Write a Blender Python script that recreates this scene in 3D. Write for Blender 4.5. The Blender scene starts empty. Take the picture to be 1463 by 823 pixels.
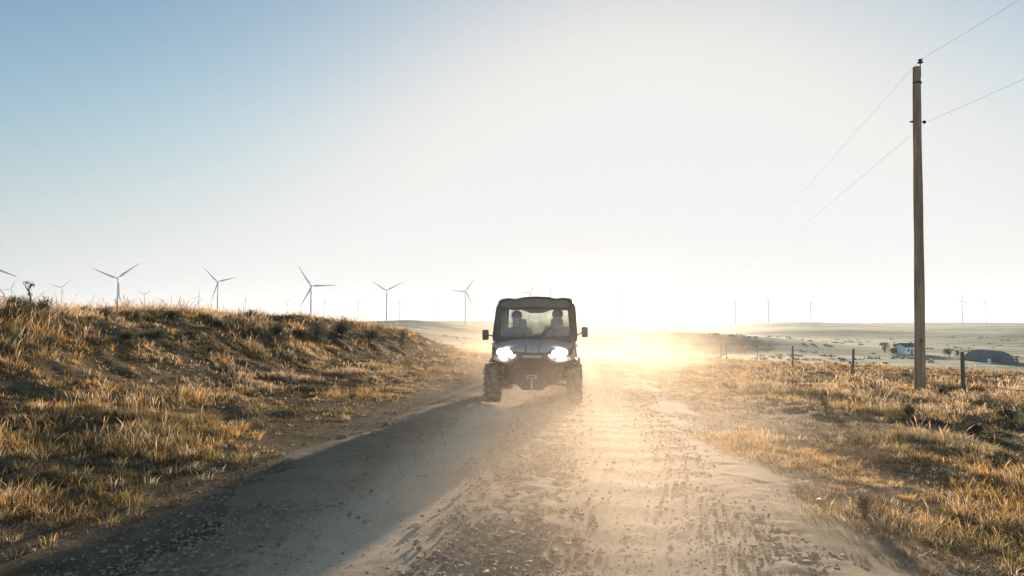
import bpy, bmesh, math, random
import numpy as np
from mathutils import Vector, Matrix
R = math.radians
random.seed(7)
rng = np.random.default_rng(11)
S = bpy.context.scene
COL = S.collection

# ------------------------------------------------------------------ render and view settings
S.render.engine = 'CYCLES'
S.cycles.use_denoising = True
S.cycles.max_bounces = 6
S.cycles.diffuse_bounces = 2
S.cycles.glossy_bounces = 2
S.cycles.transmission_bounces = 4
S.cycles.transparent_max_bounces = 10
S.cycles.volume_bounces = 1
S.cycles.volume_max_steps = 256
S.cycles.caustics_reflective = False
S.cycles.caustics_refractive = False
S.cycles.sample_clamp_indirect = 6
S.view_settings.view_transform = 'Standard'
S.view_settings.look = 'None'
S.view_settings.gamma = 1
S.view_settings.exposure = 1.45
S.render.film_transparent = False

# ------------------------------------------------------------------ helpers
def tag(o, label=None, cat=None, group=None, kind=None):
    if label: o['label'] = label
    if cat: o['category'] = cat
    if group: o['group'] = group
    if kind: o['kind'] = kind
    return o

def empty(name, loc=(0, 0, 0), rz=0):
    o = bpy.data.objects.new(name, None)
    o.location = loc; o.rotation_euler = (0, 0, rz); o.empty_display_size = .2
    COL.objects.link(o)
    return o

def link(name, me, parent=None, loc=None):
    o = bpy.data.objects.new(name, me)
    COL.objects.link(o)
    if parent: o.parent = parent
    if loc is not None: o.location = loc
    return o

def obj(name, bm, mat, parent=None, smooth=False, loc=None):
    me = bpy.data.meshes.new(name)
    bmesh.ops.recalc_face_normals(bm, faces=bm.faces)
    bm.to_mesh(me); bm.free()
    mats = mat if isinstance(mat, (list, tuple)) else [mat]
    for m in mats: me.materials.append(m)
    if smooth:
        me.polygons.foreach_set('use_smooth', [True] * len(me.polygons))
        try: me.set_sharp_from_angle(angle=R(38))
        except Exception: pass
    return link(name, me, parent, loc)

def npmesh(name, verts, quads, tris, mat, parent=None, cols=None, smooth=False):
    me = bpy.data.meshes.new(name)
    nv = len(verts)
    me.vertices.add(nv)
    me.vertices.foreach_set('co', np.asarray(verts, np.float32).ravel())
    nq = 0 if quads is None else len(quads); nt = 0 if tris is None else len(tris)
    parts = []; starts = []; tot = []
    if nq:
        parts.append(np.asarray(quads, np.int32).ravel()); tot.append(np.full(nq, 4, np.int32))
    if nt:
        parts.append(np.asarray(tris, np.int32).ravel()); tot.append(np.full(nt, 3, np.int32))
    idx = np.concatenate(parts); tot = np.concatenate(tot)
    st = np.concatenate([[0], np.cumsum(tot)[:-1]]).astype(np.int32)
    me.loops.add(len(idx)); me.loops.foreach_set('vertex_index', idx)
    me.polygons.add(nq + nt)
    me.polygons.foreach_set('loop_start', st); me.polygons.foreach_set('loop_total', tot)
    if smooth: me.polygons.foreach_set('use_smooth', np.ones(nq + nt, bool))
    if cols is not None:
        a = me.color_attributes.new('Col', 'FLOAT_COLOR', 'POINT')
        c = np.ones((nv, 4), np.float32); c[:, :3] = cols
        a.data.foreach_set('color', c.ravel())
    me.materials.append(mat)
    me.update(calc_edges=True)
    return link(name, me, parent)

def add_box(bm, x0, x1, y0, y1, z0, z1, bevel=0.0, mtx=None):
    vs = [bm.verts.new(((x0, x1)[i & 1], (y0, y1)[(i >> 1) & 1], (z0, z1)[(i >> 2) & 1])) for i in range(8)]
    fs = [bm.faces.new([vs[i] for i in f]) for f in ((0, 1, 3, 2), (4, 6, 7, 5), (0, 4, 5, 1), (2, 3, 7, 6), (0, 2, 6, 4), (1, 5, 7, 3))]
    new = vs
    if bevel > 0:
        es = list({e for f in fs for e in f.edges})
        r = bmesh.ops.bevel(bm, geom=es, offset=bevel, segments=2, affect='EDGES', profile=.6)
        new = list({v for f in r['faces'] for v in f.verts} | {v for v in vs if v.is_valid})
    if mtx is not None: bmesh.ops.transform(bm, matrix=mtx, verts=[v for v in new if v.is_valid])
    return new

def add_tube(bm, pts, rad, seg=10, cap=True):
    pts = [Vector(p) for p in pts]
    rads = rad if isinstance(rad, (list, tuple)) else [rad] * len(pts)
    rings = []
    up0 = None
    for i, p in enumerate(pts):
        a = pts[max(i - 1, 0)]; b = pts[min(i + 1, len(pts) - 1)]
        t = (b - a).normalized()
        ref = up0 if up0 is not None else (Vector((0, 0, 1)) if abs(t.z) < .9 else Vector((1, 0, 0)))
        u = t.cross(ref).normalized(); v = u.cross(t).normalized()
        up0 = v
        rings.append([bm.verts.new(p + (u * math.cos(2 * math.pi * k / seg) + v * math.sin(2 * math.pi * k / seg)) * rads[i]) for k in range(seg)])
    for a, b in zip(rings, rings[1:]):
        for k in range(seg):
            bm.faces.new((a[k], a[(k + 1) % seg], b[(k + 1) % seg], b[k]))
    if cap:
        bm.faces.new(rings[0][::-1]); bm.faces.new(rings[-1])

def add_lathe(bm, prof, seg=24, axis='X', centre=(0, 0, 0)):
    """prof: (along, radius) closed around the axis"""
    rings = []
    c = Vector(centre)
    for a, r in prof:
        ring = []
        for k in range(seg):
            t = 2 * math.pi * k / seg
            q = {'X': (a, r * math.cos(t), r * math.sin(t)), 'Y': (r * math.cos(t), a, r * math.sin(t)), 'Z': (r * math.cos(t), r * math.sin(t), a)}[axis]
            ring.append(bm.verts.new(c + Vector(q)))
        rings.append(ring)
    for a, b in zip(rings, rings[1:]):
        for k in range(seg):
            bm.faces.new((a[k], a[(k + 1) % seg], b[(k + 1) % seg], b[k]))
    bm.faces.new(rings[0][::-1]); bm.faces.new(rings[-1])

def add_loft(bm, secs, closed=True):
    rings = [[bm.verts.new(p) for p in s] for s in secs]
    n = len(rings[0])
    for a, b in zip(rings, rings[1:]):
        for k in range(n if closed else n - 1):
            bm.faces.new((a[k], a[(k + 1) % n], b[(k + 1) % n], b[k]))
    if closed:
        bm.faces.new(rings[0][::-1]); bm.faces.new(rings[-1])
    return rings

def add_prism(bm, poly, a, b, axis='Y'):
    """poly in the plane across the axis, extruded a..b"""
    def P(q, t):
        return {'X': (t, q[0], q[1]), 'Y': (q[0], t, q[1]), 'Z': (q[0], q[1], t)}[axis]
    A = [bm.verts.new(P(q, a)) for q in poly]; B = [bm.verts.new(P(q, b)) for q in poly]
    n = len(poly)
    bm.faces.new(A[::-1]); bm.faces.new(B)
    for k in range(n): bm.faces.new((A[k], A[(k + 1) % n], B[(k + 1) % n], B[k]))

def bevel_all(bm, off, seg=2, ang=30):
    es = [e for e in bm.edges if len(e.link_faces) == 2 and e.calc_face_angle(0) > R(ang)]
    bmesh.ops.bevel(bm, geom=es, offset=off, segments=seg, affect='EDGES', profile=.6)

# ------------------------------------------------------------------ noise
def _h(ix, iy, seed):
    n = (ix.astype(np.int64) * 374761393 + iy.astype(np.int64) * 668265263 + seed * 1442695041) & 0xffffffff
    n = ((n ^ (n >> 13)) * 1274126177) & 0xffffffff
    n = ((n ^ (n >> 16)) * 2246822519) & 0xffffffff
    return ((n ^ (n >> 15)) & 0xffffff) / float(0xffffff)

def vnoise(x, y, seed=0):
    x = np.asarray(x, float); y = np.asarray(y, float)
    ix = np.floor(x); iy = np.floor(y); fx = x - ix; fy = y - iy
    fx = fx * fx * fx * (fx * (fx * 6 - 15) + 10); fy = fy * fy * fy * (fy * (fy * 6 - 15) + 10)
    a = _h(ix, iy, seed); b = _h(ix + 1, iy, seed); c = _h(ix, iy + 1, seed); d = _h(ix + 1, iy + 1, seed)
    return (a + (b - a) * fx) * (1 - fy) + (c + (d - c) * fx) * fy

def fbm(x, y, seed=0, octv=4, gain=.5):
    s = 0; a = 1; t = 0
    for i in range(octv):
        s = s + a * vnoise(x * 2 ** i + 17.3 * i, y * 2 ** i - 9.1 * i, seed + i); t += a; a *= gain
    return s / t * 2 - 1

def sstep(a, b, x):
    t = np.clip((x - a) / (b - a), 0, 1)
    return t * t * (3 - 2 * t)

# ------------------------------------------------------------------ camera (24 mm, looking along +Y, tilted up 3 degrees)
CZ = 1.39; F = 990.0; PIT = math.atan((464 - 411.5) / F)
cam = bpy.data.cameras.new('camera'); cam.sensor_width = 36; cam.lens = 36 * F / 1463
cam.clip_start = .05; cam.clip_end = 60000
camo = bpy.data.objects.new('camera', cam); COL.objects.link(camo)
camo.location = (0, 0, CZ); camo.rotation_euler = (R(90) + PIT, 0, 0)
S.camera = camo

def P(px, py, d):
    xr = (px - 731.5) / F; yr = (411.5 - py) / F
    dy = math.cos(PIT) - yr * math.sin(PIT); dz = math.sin(PIT) + yr * math.cos(PIT)
    return Vector((xr / dy * d, d, CZ + dz / dy * d))

# ------------------------------------------------------------------ terrain
def road_x(y):
    y = np.asarray(y, float)
    return -.45 + .1 * y + .0007 * np.clip(y - 25, 0, 200) ** 2

def gauss(x, y, cx, cy, sx, sy, h):
    return h * np.exp(-((x - cx) / sx) ** 2 - ((y - cy) / sy) ** 2)

def terrain_smooth(x, y):
    x = np.asarray(x, float); y = np.asarray(y, float)
    yc = np.clip(y, -50, 160)
    s = x - road_x(yc)
    r = np.hypot(x, y)
    z = -.022 * np.clip(y - 12, 0, 60)
    # left bank
    hb = (1.50 + .36 * sstep(9, 25, y)) * (1 - sstep(29, 58, y)) + .12 * (vnoise(y / 5.0, y * 0 + 3, 5) - .5)
    t = np.clip((-s - 2.5) / 7.0, 0, 1)
    f = .42 * t ** 1.2 + .58 * sstep(.5, .97, t)
    z = z + hb * f + .012 * np.clip(-s - 9.5, 0, 30) * (1 - sstep(29, 58, y))
    # right field, falling gently away
    z = z - .045 * np.clip(s - 2.5, 0, 14) - .028 * np.clip(s - 16.5, 0, 40)
    z = z - .07 * np.exp(-((s - 3.3) / .6) ** 2)
    # the valley
    near = 1 - sstep(60, 170, r)
    side = sstep(-140, -10, x)
    v = -12.5 * sstep(52, 165, r) * side
    far = 9.5 * sstep(480, 1500, r) * side + 1.5 * sstep(1500, 3500, r)
    z = z * near + v + far
    z = z + gauss(x, y, 95, 400, 90, 50, 11.0) + gauss(x, y, 570, 1350, 130, 110, 12) + gauss(x, y, 330, 1500, 110, 120, 7) + gauss(x, y, 900, 1100, 190, 100, 4)
    z = z + gauss(x, y, 330, 760, 120, 60, 7.0) + gauss(x, y, 560, 640, 120, 50, 6.5) + gauss(x, y, -120, 900, 130, 80, 8)
    z = z + gauss(x, y, 1500, 2600, 800, 240, 12) + gauss(x, y, -300, 3000, 700, 300, 16) + gauss(x, y, 700, 4200, 600, 300, 10)
    z = z + sstep(90, 600, r) * fbm(x / 180., y / 120., 21, 3) * 1.6
    z = z + sstep(1500, 5000, r) * (fbm(x / 1400., y / 900., 31, 3) * 9 + 1)
    return z

def terrain(x, y):
    x = np.asarray(x, float); y = np.asarray(y, float)
    s = x - road_x(np.clip(y, -50, 160)); r = np.hypot(x, y)
    z = terrain_smooth(x, y)
    off = sstep(2.75, 4.8, np.abs(s)) * (1 - sstep(80, 200, r))
    lump = fbm(x / 1.7, y / 1.7, 41, 4) * .13
    tus = np.clip(fbm(x / .45, y / .45, 51, 2), 0, 1) * .10
    z = z + off * (lump + tus)
    # slumped face of the bank
    face = np.exp(-((s + 7.6) / 1.2) ** 2) * (1 - sstep(34, 56, y))
    z = z + face * fbm(x / 1.1, y / .9, 61, 4) * .15 * sstep(13, 20, y)
    z = z + (1 - sstep(3, 5, np.abs(s))) * fbm(x / .3, y / .3, 71, 3) * .015
    return z

def ground_z(x, y): return float(terrain(np.array([x]), np.array([y]))[0])

def coords(dense, step0, grow, lim):
    a, b = dense
    out = [a, *np.arange(a + step0, b, step0), b]
    st = step0; p = b
    while p < lim:
        st *= grow; p += st; out.append(p)
    st = step0; p = a; pre = []
    while p > -lim:
        st *= grow; p -= st; pre.append(p)
    return np.array(pre[::-1] + out)

def grid_mesh(name, X, Y, Z, mat):
    ny, nx = X.shape
    v = np.stack([X, Y, Z], -1).reshape(-1, 3)
    i = np.arange((ny - 1) * nx).reshape(ny - 1, nx)[:, :-1].ravel()
    q = np.stack([i, i + 1, i + nx + 1, i + nx], 1)
    return npmesh(name, v, q, None, mat, smooth=True)
# ------------------------------------------------------------------ materials
class NT:
    def __init__(s, name):
        s.m = bpy.data.materials.new(name); s.m.use_nodes = True
        s.t = s.m.node_tree; s.t.nodes.clear(); s.out = s.n('ShaderNodeOutputMaterial')
    def n(s, typ, **kw):
        nd = s.t.nodes.new(typ)
        for k, v in kw.items():
            if k in nd.bl_rna.properties: setattr(nd, k, v)
            else: nd.inputs[k].default_value = v
        return nd
    def l(s, a, b): s.t.links.new(a, b)
    def geo(s): return s.n('ShaderNodeNewGeometry').outputs['Position']
    def noise(s, vec, scale, detail=4, rough=.5, dist=0):
        nd = s.n('ShaderNodeTexNoise'); nd.inputs['Scale'].default_value = scale; nd.inputs['Detail'].default_value = detail
        nd.inputs['Roughness'].default_value = rough; nd.inputs['Distortion'].default_value = dist
        s.l(vec, nd.inputs['Vector']); return nd.outputs['Fac']
    def scale(s, vec, v):
        nd = s.n('ShaderNodeVectorMath', operation='MULTIPLY'); s.l(vec, nd.inputs[0]); nd.inputs[1].default_value = v; return nd.outputs[0]
    def ramp(s, fac, stops, interp='LINEAR'):
        nd = s.n('ShaderNodeValToRGB'); nd.color_ramp.interpolation = interp
        el = nd.color_ramp.elements
        while len(el) < len(stops): el.new(.5)
        for e, (p, c) in zip(el, stops): e.position = p; e.color = (*c, 1) if len(c) == 3 else c
        s.l(fac, nd.inputs[0]); return nd.outputs[0]
    def mix(s, f, a, b, blend='MIX'):
        nd = s.n('ShaderNodeMix', data_type='RGBA', blend_type=blend)
        for i, v in ((0, f), (6, a), (7, b)):
            if isinstance(v, (int, float)): nd.inputs[i].default_value = v
            elif isinstance(v, tuple): nd.inputs[i].default_value = (*v, 1)
            else: s.l(v, nd.inputs[i])
        return nd.outputs[2]
    def math(s, op, a, b=0, c=0, clamp=False):
        nd = s.n('ShaderNodeMath', operation=op, use_clamp=clamp)
        for i, v in enumerate((a, b, c)):
            if isinstance(v, (int, float)): nd.inputs[i].default_value = v
            else: s.l(v, nd.inputs[i])
        return nd.outputs[0]
    def bsdf(s, color=None, rough=.6, metal=0, bump=None, bstr=.3, bdist=.01, **kw):
        b = s.n('ShaderNodeBsdfPrincipled')
        if color is not None:
            if isinstance(color, tuple): b.inputs['Base Color'].default_value = (*color, 1)
            else: s.l(color, b.inputs['Base Color'])
        if isinstance(rough, (int, float)): b.inputs['Roughness'].default_value = rough
        else: s.l(rough, b.inputs['Roughness'])
        b.inputs['Metallic'].default_value = metal
        for k, v in kw.items(): b.inputs[k.replace('_', ' ')].default_value = v
        if bump is not None:
            bn = s.n('ShaderNodeBump'); bn.inputs['Strength'].default_value = bstr; bn.inputs['Distance'].default_value = bdist
            s.l(bump, bn.inputs['Height']); s.l(bn.outputs[0], b.inputs['Normal'])
        s.l(b.outputs[0], s.out.inputs[0]); return b

def simple(name, c, rough=.55, metal=0, var=.25, scale=6, dust=0.0, bstr=.15, **kw):
    """paint, plastic or metal with uneven tone and a film of road dust on what faces up"""
    t = NT(name); g = t.n('ShaderNodeTexCoord').outputs['Object']
    f = t.noise(g, scale, 5, .6)
    dark = tuple(x * (1 - var) for x in c); lite = tuple(min(1, x * (1 + var)) for x in c)
    col = t.ramp(f, [(.3, dark), (.7, lite)])
    if dust > 0:
        n2 = t.noise(g, scale * .7, 6, .65)
        col = t.mix(t.math('MULTIPLY', t.ramp(n2, [(.35, (0, 0, 0)), (.7, (1, 1, 1))]), dust), col, (.42, .33, .24))
    fr = t.noise(g, scale * 3, 3)
    ro = t.math('MULTIPLY_ADD', fr, .25, rough - .1, clamp=True)
    t.bsdf(col, ro, metal, bump=t.noise(g, scale * 8, 3), bstr=bstr, bdist=.002, **kw)
    return t.m

M = {}
# ground of the verges, the bank and the valley
t = NT('ground_soil'); g = t.geo()
big = t.noise(g, .35, 5, .6); mid = t.noise(g, 2.2, 6, .65); fine = t.noise(g, 28, 4, .7)
soil = t.ramp(mid, [(.3, (.045, .034, .021)), (.5, (.095, .07, .042)), (.72, (.18, .13, .08))])
litter = t.mix(t.ramp(fine, [(.45, (0, 0, 0)), (.62, (1, 1, 1))]), soil, (.26, .175, .09))
nearc = t.mix(t.ramp(big, [(.4, (0, 0, 0)), (.6, (1, 1, 1))]), soil, litter)
gb = t.scale(g, (.0040, .0100, .004)); band = t.noise(gb, 1, 8, .66, .6)
gp = t.scale(g, (.009, .024, .009)); patch = t.noise(gp, 1, 5, .62, .3)
farc = t.ramp(band, [(.36, (.12, .14, .09)), (.45, (.20, .22, .14)), (.50, (.50, .46, .32)), (.53, (.18, .20, .13)), (.60, (.32, .32, .21)), (.63, (.17, .19, .12)), (.70, (.55, .50, .36))])
farc = t.mix(t.ramp(patch, [(.50, (0, 0, 0)), (.62, (.75, .75, .75))]), farc, (.08, .095, .06))
spk = t.noise(g, .55, 4, .7)
farc = t.mix(t.ramp(spk, [(.52, (0, 0, 0)), (.66, (.6, .6, .6))]), farc, (.07, .075, .045))
ln = t.n('ShaderNodeVectorMath', operation='LENGTH'); t.l(g, ln.inputs[0])
d = t.math('DIVIDE', ln.outputs['Value'], 100)
fmask = t.ramp(t.math('ADD', d, t.math('MULTIPLY', mid, .1)), [(.62, (0, 0, 0)), (.95, (1, 1, 1))])
col = t.mix(fmask, nearc, farc)
spx = t.n('ShaderNodeSeparateXYZ'); t.l(g, spx.inputs[0])
sroad = t.math('ABSOLUTE', t.math('ADD', t.math('SUBTRACT', spx.outputs[0], t.math('MULTIPLY', spx.outputs[1], .1)), .45))
verge = t.ramp(t.math('DIVIDE', t.math('ADD', sroad, t.math('MULTIPLY', t.noise(g, .8, 5, .65), 2.6)), 6), [(.55, (1, 1, 1)), (.75, (0, 0, 0))])
dirt = t.ramp(t.noise(g, 5, 6, .7), [(.3, (.08, .055, .035)), (.5, (.145, .10, .065)), (.72, (.25, .18, .12))])
farv = t.ramp(d, [(.3, (1, 1, 1)), (.6, (0, 0, 0))])
col = t.mix(t.mix(1.0, verge, farv, 'MULTIPLY'), col, dirt)
t.bsdf(col, .95, bump=t.noise(g, 12, 6, .7), bstr=.6, bdist=.04, Specular_IOR_Level=.035)
M['ground'] = t.m

t = NT('road_dirt'); g = t.geo()
a = t.noise(g, .9, 6, .62); b = t.noise(t.scale(g, (3.2, .55, 1)), 1, 5, .6); c = t.noise(g, 40, 4, .75)
base = t.ramp(a, [(.3, (.36, .25, .16)), (.55, (.48, .345, .23)), (.75, (.57, .425, .29))])
base = t.mix(t.ramp(b, [(.42, (0, 0, 0)), (.66, (.6, .6, .6))]), base, (.27, .185, .12))
base = t.mix(t.ramp(c, [(.5, (0, 0, 0)), (.75, (.55, .55, .55))]), base, (.21, .145, .09))
vo = t.n('ShaderNodeTexVoronoi'); vo.inputs['Scale'].default_value = 34; t.l(g, vo.inputs['Vector'])
peb = t.ramp(vo.outputs['Distance'], [(.1, (1, 1, 1)), (.42, (0, 0, 0))])
bump = t.math('ADD', t.math('MULTIPLY', peb, .35), t.math('MULTIPLY', t.noise(g, 75, 5, .75), .9))
spx = t.n('ShaderNodeSeparateXYZ'); t.l(g, spx.inputs[0])
sroad = t.math('ABSOLUTE', t.math('ADD', t.math('SUBTRACT', spx.outputs[0], t.math('MULTIPLY', spx.outputs[1], .1)), .45))
em = t.ramp(t.math('DIVIDE', t.math('ADD', sroad, t.math('MULTIPLY', t.noise(g, 1.1, 5, .65), 1.6)), 4), [(.50, (0, 0, 0)), (.80, (1, 1, 1))])
farv = t.ramp(t.math('DIVIDE', spx.outputs[1], 60), [(.4, (1, 1, 1)), (.7, (.3, .3, .3))])
base = t.mix(t.mix(1.0, em, farv, 'MULTIPLY'), base, t.ramp(c, [(.3, (.09, .062, .04)), (.5, (.17, .12, .08)), (.72, (.30, .22, .15))]))
v2 = t.n('ShaderNodeTexVoronoi'); v2.inputs['Scale'].default_value = 60; t.l(g, v2.inputs['Vector'])
ssg = t.math('ABSOLUTE', t.math('ADD', t.math('SUBTRACT', spx.outputs[0], t.math('MULTIPLY', spx.outputs[1], .1)), .45))
ld = t.math('ADD', t.math('SUBTRACT', ssg, .95), t.math('MULTIPLY', t.math('SUBTRACT', t.noise(g, .9, 3), .5), .5))
lane = t.math('EXPONENT', t.math('MULTIPLY', t.math('MULTIPLY', ld, ld), -6.5))
base = t.mix(t.math('MULTIPLY', lane, .55), t.mix(t.math('MULTIPLY', t.math('SUBTRACT', 1, lane), .35), base, (.20, .14, .09)), (.60, .45, .32))
spk = t.math('MULTIPLY', t.ramp(v2.outputs['Distance'], [(.12, (1, 1, 1)), (.3, (0, 0, 0))]), t.ramp(t.noise(g, 3.0, 5, .7), [(.42, (0, 0, 0)), (.62, (.8, .8, .8))]))
base = t.mix(spk, base, t.mix(t.ramp(v2.outputs['Color'], [(.4, (0, 0, 0)), (.6, (1, 1, 1))]), (.12, .09, .065), (.50, .44, .36)))
t.bsdf(base, .92, bump=bump, bstr=.45, bdist=.010, Specular_IOR_Level=.08)
M['road'] = t.m

def grass_mat(name, trans=.42, rough=.6):
    t = NT(name)
    at = t.n('ShaderNodeAttribute', attribute_name='Col').outputs['Color']
    b = t.n('ShaderNodeBsdfPrincipled'); b.inputs['Roughness'].default_value = rough; b.inputs['Specular IOR Level'].default_value = .2
    t.l(at, b.inputs['Base Color'])
    tr = t.n('ShaderNodeBsdfTranslucent'); t.l(at, tr.inputs[0])
    mx = t.n('ShaderNodeMixShader'); mx.inputs[0].default_value = trans
    t.l(b.outputs[0], mx.inputs[1]); t.l(tr.outputs[0], mx.inputs[2]); t.l(mx.outputs[0], t.out.inputs[0])
    return t.m
M['grass'] = grass_mat('dry_grass_blades', .5)
M['leaf'] = grass_mat('shrub_leaves', .3)
M['gravel'] = simple('gravel_stone', (.23, .165, .11), .85, var=.5, scale=9)
M['stone_red'] = simple('reddish_stone', (.16, .06, .04), .6, var=.35, scale=20, dust=.3)
M['stone_pale'] = simple('pale_stone', (.42, .37, .31), .7, var=.25, scale=16, dust=.3)
M['stone_dark'] = simple('dark_clod', (.12, .095, .07), .95, var=.4, scale=20, dust=.4)
M['twig'] = simple('bare_twig', (.12, .09, .06), .8, var=.3, scale=20)

# weathered utility pole and fence posts
def wood(name, c1, c2, c3, grain=14):
    t = NT(name); o = t.n('ShaderNodeTexCoord').outputs['Object']
    gr = t.noise(t.scale(o, (grain, grain, .55)), 1, 6, .7, .4)
    bl = t.noise(t.scale(o, (1.3, 1.3, .6)), 1.2, 4, .6)
    col = t.ramp(gr, [(.28, c1), (.5, c2), (.72, c3)])
    col = t.mix(t.ramp(bl, [(.45, (0, 0, 0)), (.68, (.6, .6, .6))]), col, c1)
    t.bsdf(col, .85, bump=gr, bstr=.7, bdist=.012, Specular_IOR_Level=.2)
    return t.m
M['pole'] = wood('weathered_pole_wood', (.17, .10, .065), (.34, .215, .14), (.48, .34, .245))
M['post'] = wood('fence_post_wood', (.07, .058, .05), (.16, .13, .11), (.26, .22, .18), 30)
M['rust'] = simple('rusty_metal', (.22, .11, .05), .8, .3, var=.4, scale=15)
M['iron'] = simple('dark_iron', (.03, .03, .032), .5, .7, var=.3, scale=10)
M['ceramic'] = simple('insulator_ceramic', (.045, .04, .04), .25, var=.2, scale=10)
M['wire'] = simple('aluminium_wire', (.34, .34, .35), .5, .6, var=.1, scale=2)
M['turbine'] = simple('turbine_white_paint', (.40, .42, .45), .5, var=.04, scale=.2)
M['white_wall'] = simple('white_siding', (.72, .73, .74), .6, var=.08, scale=1)
M['dark_roof'] = simple('dark_shingle_roof', (.07, .065, .06), .85, var=.3, scale=2)
M['barn'] = simple('grey_corrugated_steel', (.09, .11, .13), .5, .5, var=.25, scale=.8)
M['window'] = simple('dark_window_glass', (.03, .035, .04), .12, var=.1, scale=1)

# vehicle
M['blackp'] = simple('black_plastic', (.025, .024, .023), .55, var=.3, scale=5, dust=.15)
M['frame'] = simple('black_powder_coat_tube', (.02, .023, .021), .42, .1, var=.2, scale=6, dust=.03)
M['silver'] = simple('silver_body_panel', (.27, .28, .30), .35, .1, var=.06, scale=4, dust=.22)
M['rubber'] = simple('tyre_rubber', (.035, .033, .03), .85, var=.3, scale=12, dust=.45, bstr=.4)
M['rim'] = simple('dark_alloy_rim', (.06, .06, .06), .4, .8, var=.2, scale=8, dust=.3)
M['steel'] = simple('galvanised_steel', (.35, .34, .33), .4, .8, var=.15, scale=12)
M['fabric'] = simple('black_seat_vinyl', (.03, .03, .032), .6, var=.2, scale=10)
M['badge'] = simple('pale_badge_letters', (.75, .70, .62), .4, var=.03, scale=5)
M['orange'] = simple('amber_reflector', (.7, .2, .03), .3, var=.05, scale=5)
M['strap'] = simple('red_grey_strap', (.35, .29, .25), .7, var=.15, scale=20)
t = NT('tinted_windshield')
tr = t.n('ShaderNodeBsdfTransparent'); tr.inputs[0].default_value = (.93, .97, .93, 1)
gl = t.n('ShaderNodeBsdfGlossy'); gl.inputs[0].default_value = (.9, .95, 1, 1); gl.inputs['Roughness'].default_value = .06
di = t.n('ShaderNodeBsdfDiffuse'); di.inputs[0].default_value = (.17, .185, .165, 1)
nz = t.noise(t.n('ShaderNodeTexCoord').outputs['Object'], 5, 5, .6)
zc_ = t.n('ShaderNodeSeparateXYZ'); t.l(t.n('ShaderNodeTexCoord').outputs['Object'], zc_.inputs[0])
low_ = t.ramp(t.math('SUBTRACT', zc_.outputs[2], 1.0), [(.12, (.62,) * 3), (.38, (.30,) * 3), (.60, (.10,) * 3)])  # dusty grey film, painted denser low down to imitate a murky reflection
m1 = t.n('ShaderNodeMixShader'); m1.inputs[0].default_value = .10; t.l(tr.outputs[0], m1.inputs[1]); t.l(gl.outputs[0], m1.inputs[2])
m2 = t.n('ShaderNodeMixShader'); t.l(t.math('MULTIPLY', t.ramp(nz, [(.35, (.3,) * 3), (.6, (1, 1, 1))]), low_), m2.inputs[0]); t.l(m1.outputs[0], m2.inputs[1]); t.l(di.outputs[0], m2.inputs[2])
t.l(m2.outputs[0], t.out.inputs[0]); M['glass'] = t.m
def emis(name, c, s):
    t = NT(name); e = t.n('ShaderNodeEmission'); e.inputs[0].default_value = (*c, 1); e.inputs[1].default_value = s
    t.l(e.outputs[0], t.out.inputs[0]); return t.m
M['lamp'] = emis('lit_headlamp', (1, .95, .9), 22)
M['bowl'] = emis('lit_lamp_bowl', (1, .95, .9), .45)
M['drl'] = emis('lit_light_strip', (1, .93, .85), 9)
M['skin'] = simple('skin', (.30, .16, .11), .5, var=.1, scale=10)
M['jacket'] = simple('dark_jacket_cloth', (.05, .06, .055), .85, var=.25, scale=20)
M['shirt'] = simple('brown_shirt_cloth', (.07, .05, .04), .85, var=.25, scale=20)
M['trousers'] = simple('dark_trousers_cloth', (.03, .035, .05), .85, var=.2, scale=20)
M['cap'] = simple('reddish_cap_cloth', (.17, .06, .045), .8, var=.15, scale=20)
M['cap2'] = simple('brown_cap_cloth', (.12, .08, .05), .8, var=.15, scale=20)

# ------------------------------------------------------------------ ground and road
xs = coords((-11.5, 17), .125, 1.09, 13500)
ys = coords((2.0, 34), .125, 1.07, 13500)
X, Y = np.meshgrid(xs, ys)
Z = terrain(X, Y)
rs = X - road_x(Y)
Z = Z - .06 * (1 - sstep(1.1, 1.8, np.abs(rs))) * (Y > -20) * (Y < 110)
tag(grid_mesh('ground', X, Y, Z, M['ground']), 'dry grassy ground rising to a bank on the left and falling to a hazy valley', 'ground', kind='structure')

rs = np.arange(-2.95, 2.96, .032)
ry = np.concatenate([np.arange(-18, 2, .3), np.arange(2, 16, .03), np.arange(16, 42, .09), np.arange(42, 100, .4)])
Sx, Yr = np.meshgrid(rs, ry)
def road_profile(s, x, y):
    gr = np.exp(-((s + .02 - .1 * vnoise(y / 3, y * 0, 3)) / .26) ** 2) + .6 * np.exp(-((s - 1.65) / .38) ** 2) + .6 * np.exp(-((s + 1.9) / .35) ** 2)
    return gr
Xr = road_x(Yr) + Sx
gr = road_profile(Sx, Xr, Yr)
z = terrain_smooth(Xr, Yr) + .035
z += .03 * gr - .032 * (np.exp(-((Sx - .92) / .42) ** 2) + np.exp(-((Sx + .92) / .42) ** 2))
z += gr * fbm(Xr / .14, Yr / .14, 81, 3) * .020 + fbm(Xr / .9, Yr / 1.4, 82, 3) * .012 + fbm(Xr / .09, Yr / .09, 83, 2) * .0035
wb = np.sin((Yr + .35 * fbm(Xr / .9, Yr / 2.5, 84, 2)) * 2 * math.pi / .58) * .5 + .5
z += wb * .011 * np.exp(-((Sx - .95) / .6) ** 2) * (.5 + vnoise(Xr * 1.4, Yr / 2.2, 85))
z += (np.sin(Yr * 2 * math.pi / .7 + 2 * vnoise(Xr, Yr, 9)) * .5 + .5) * .004 * np.exp(-((Sx + 1) / .6) ** 2)
edge = sstep(1.5, 3.0, np.abs(Sx) + .7 * fbm(Xr / 1.1, Yr / 1.6, 86, 5))
z -= edge * .085
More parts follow.
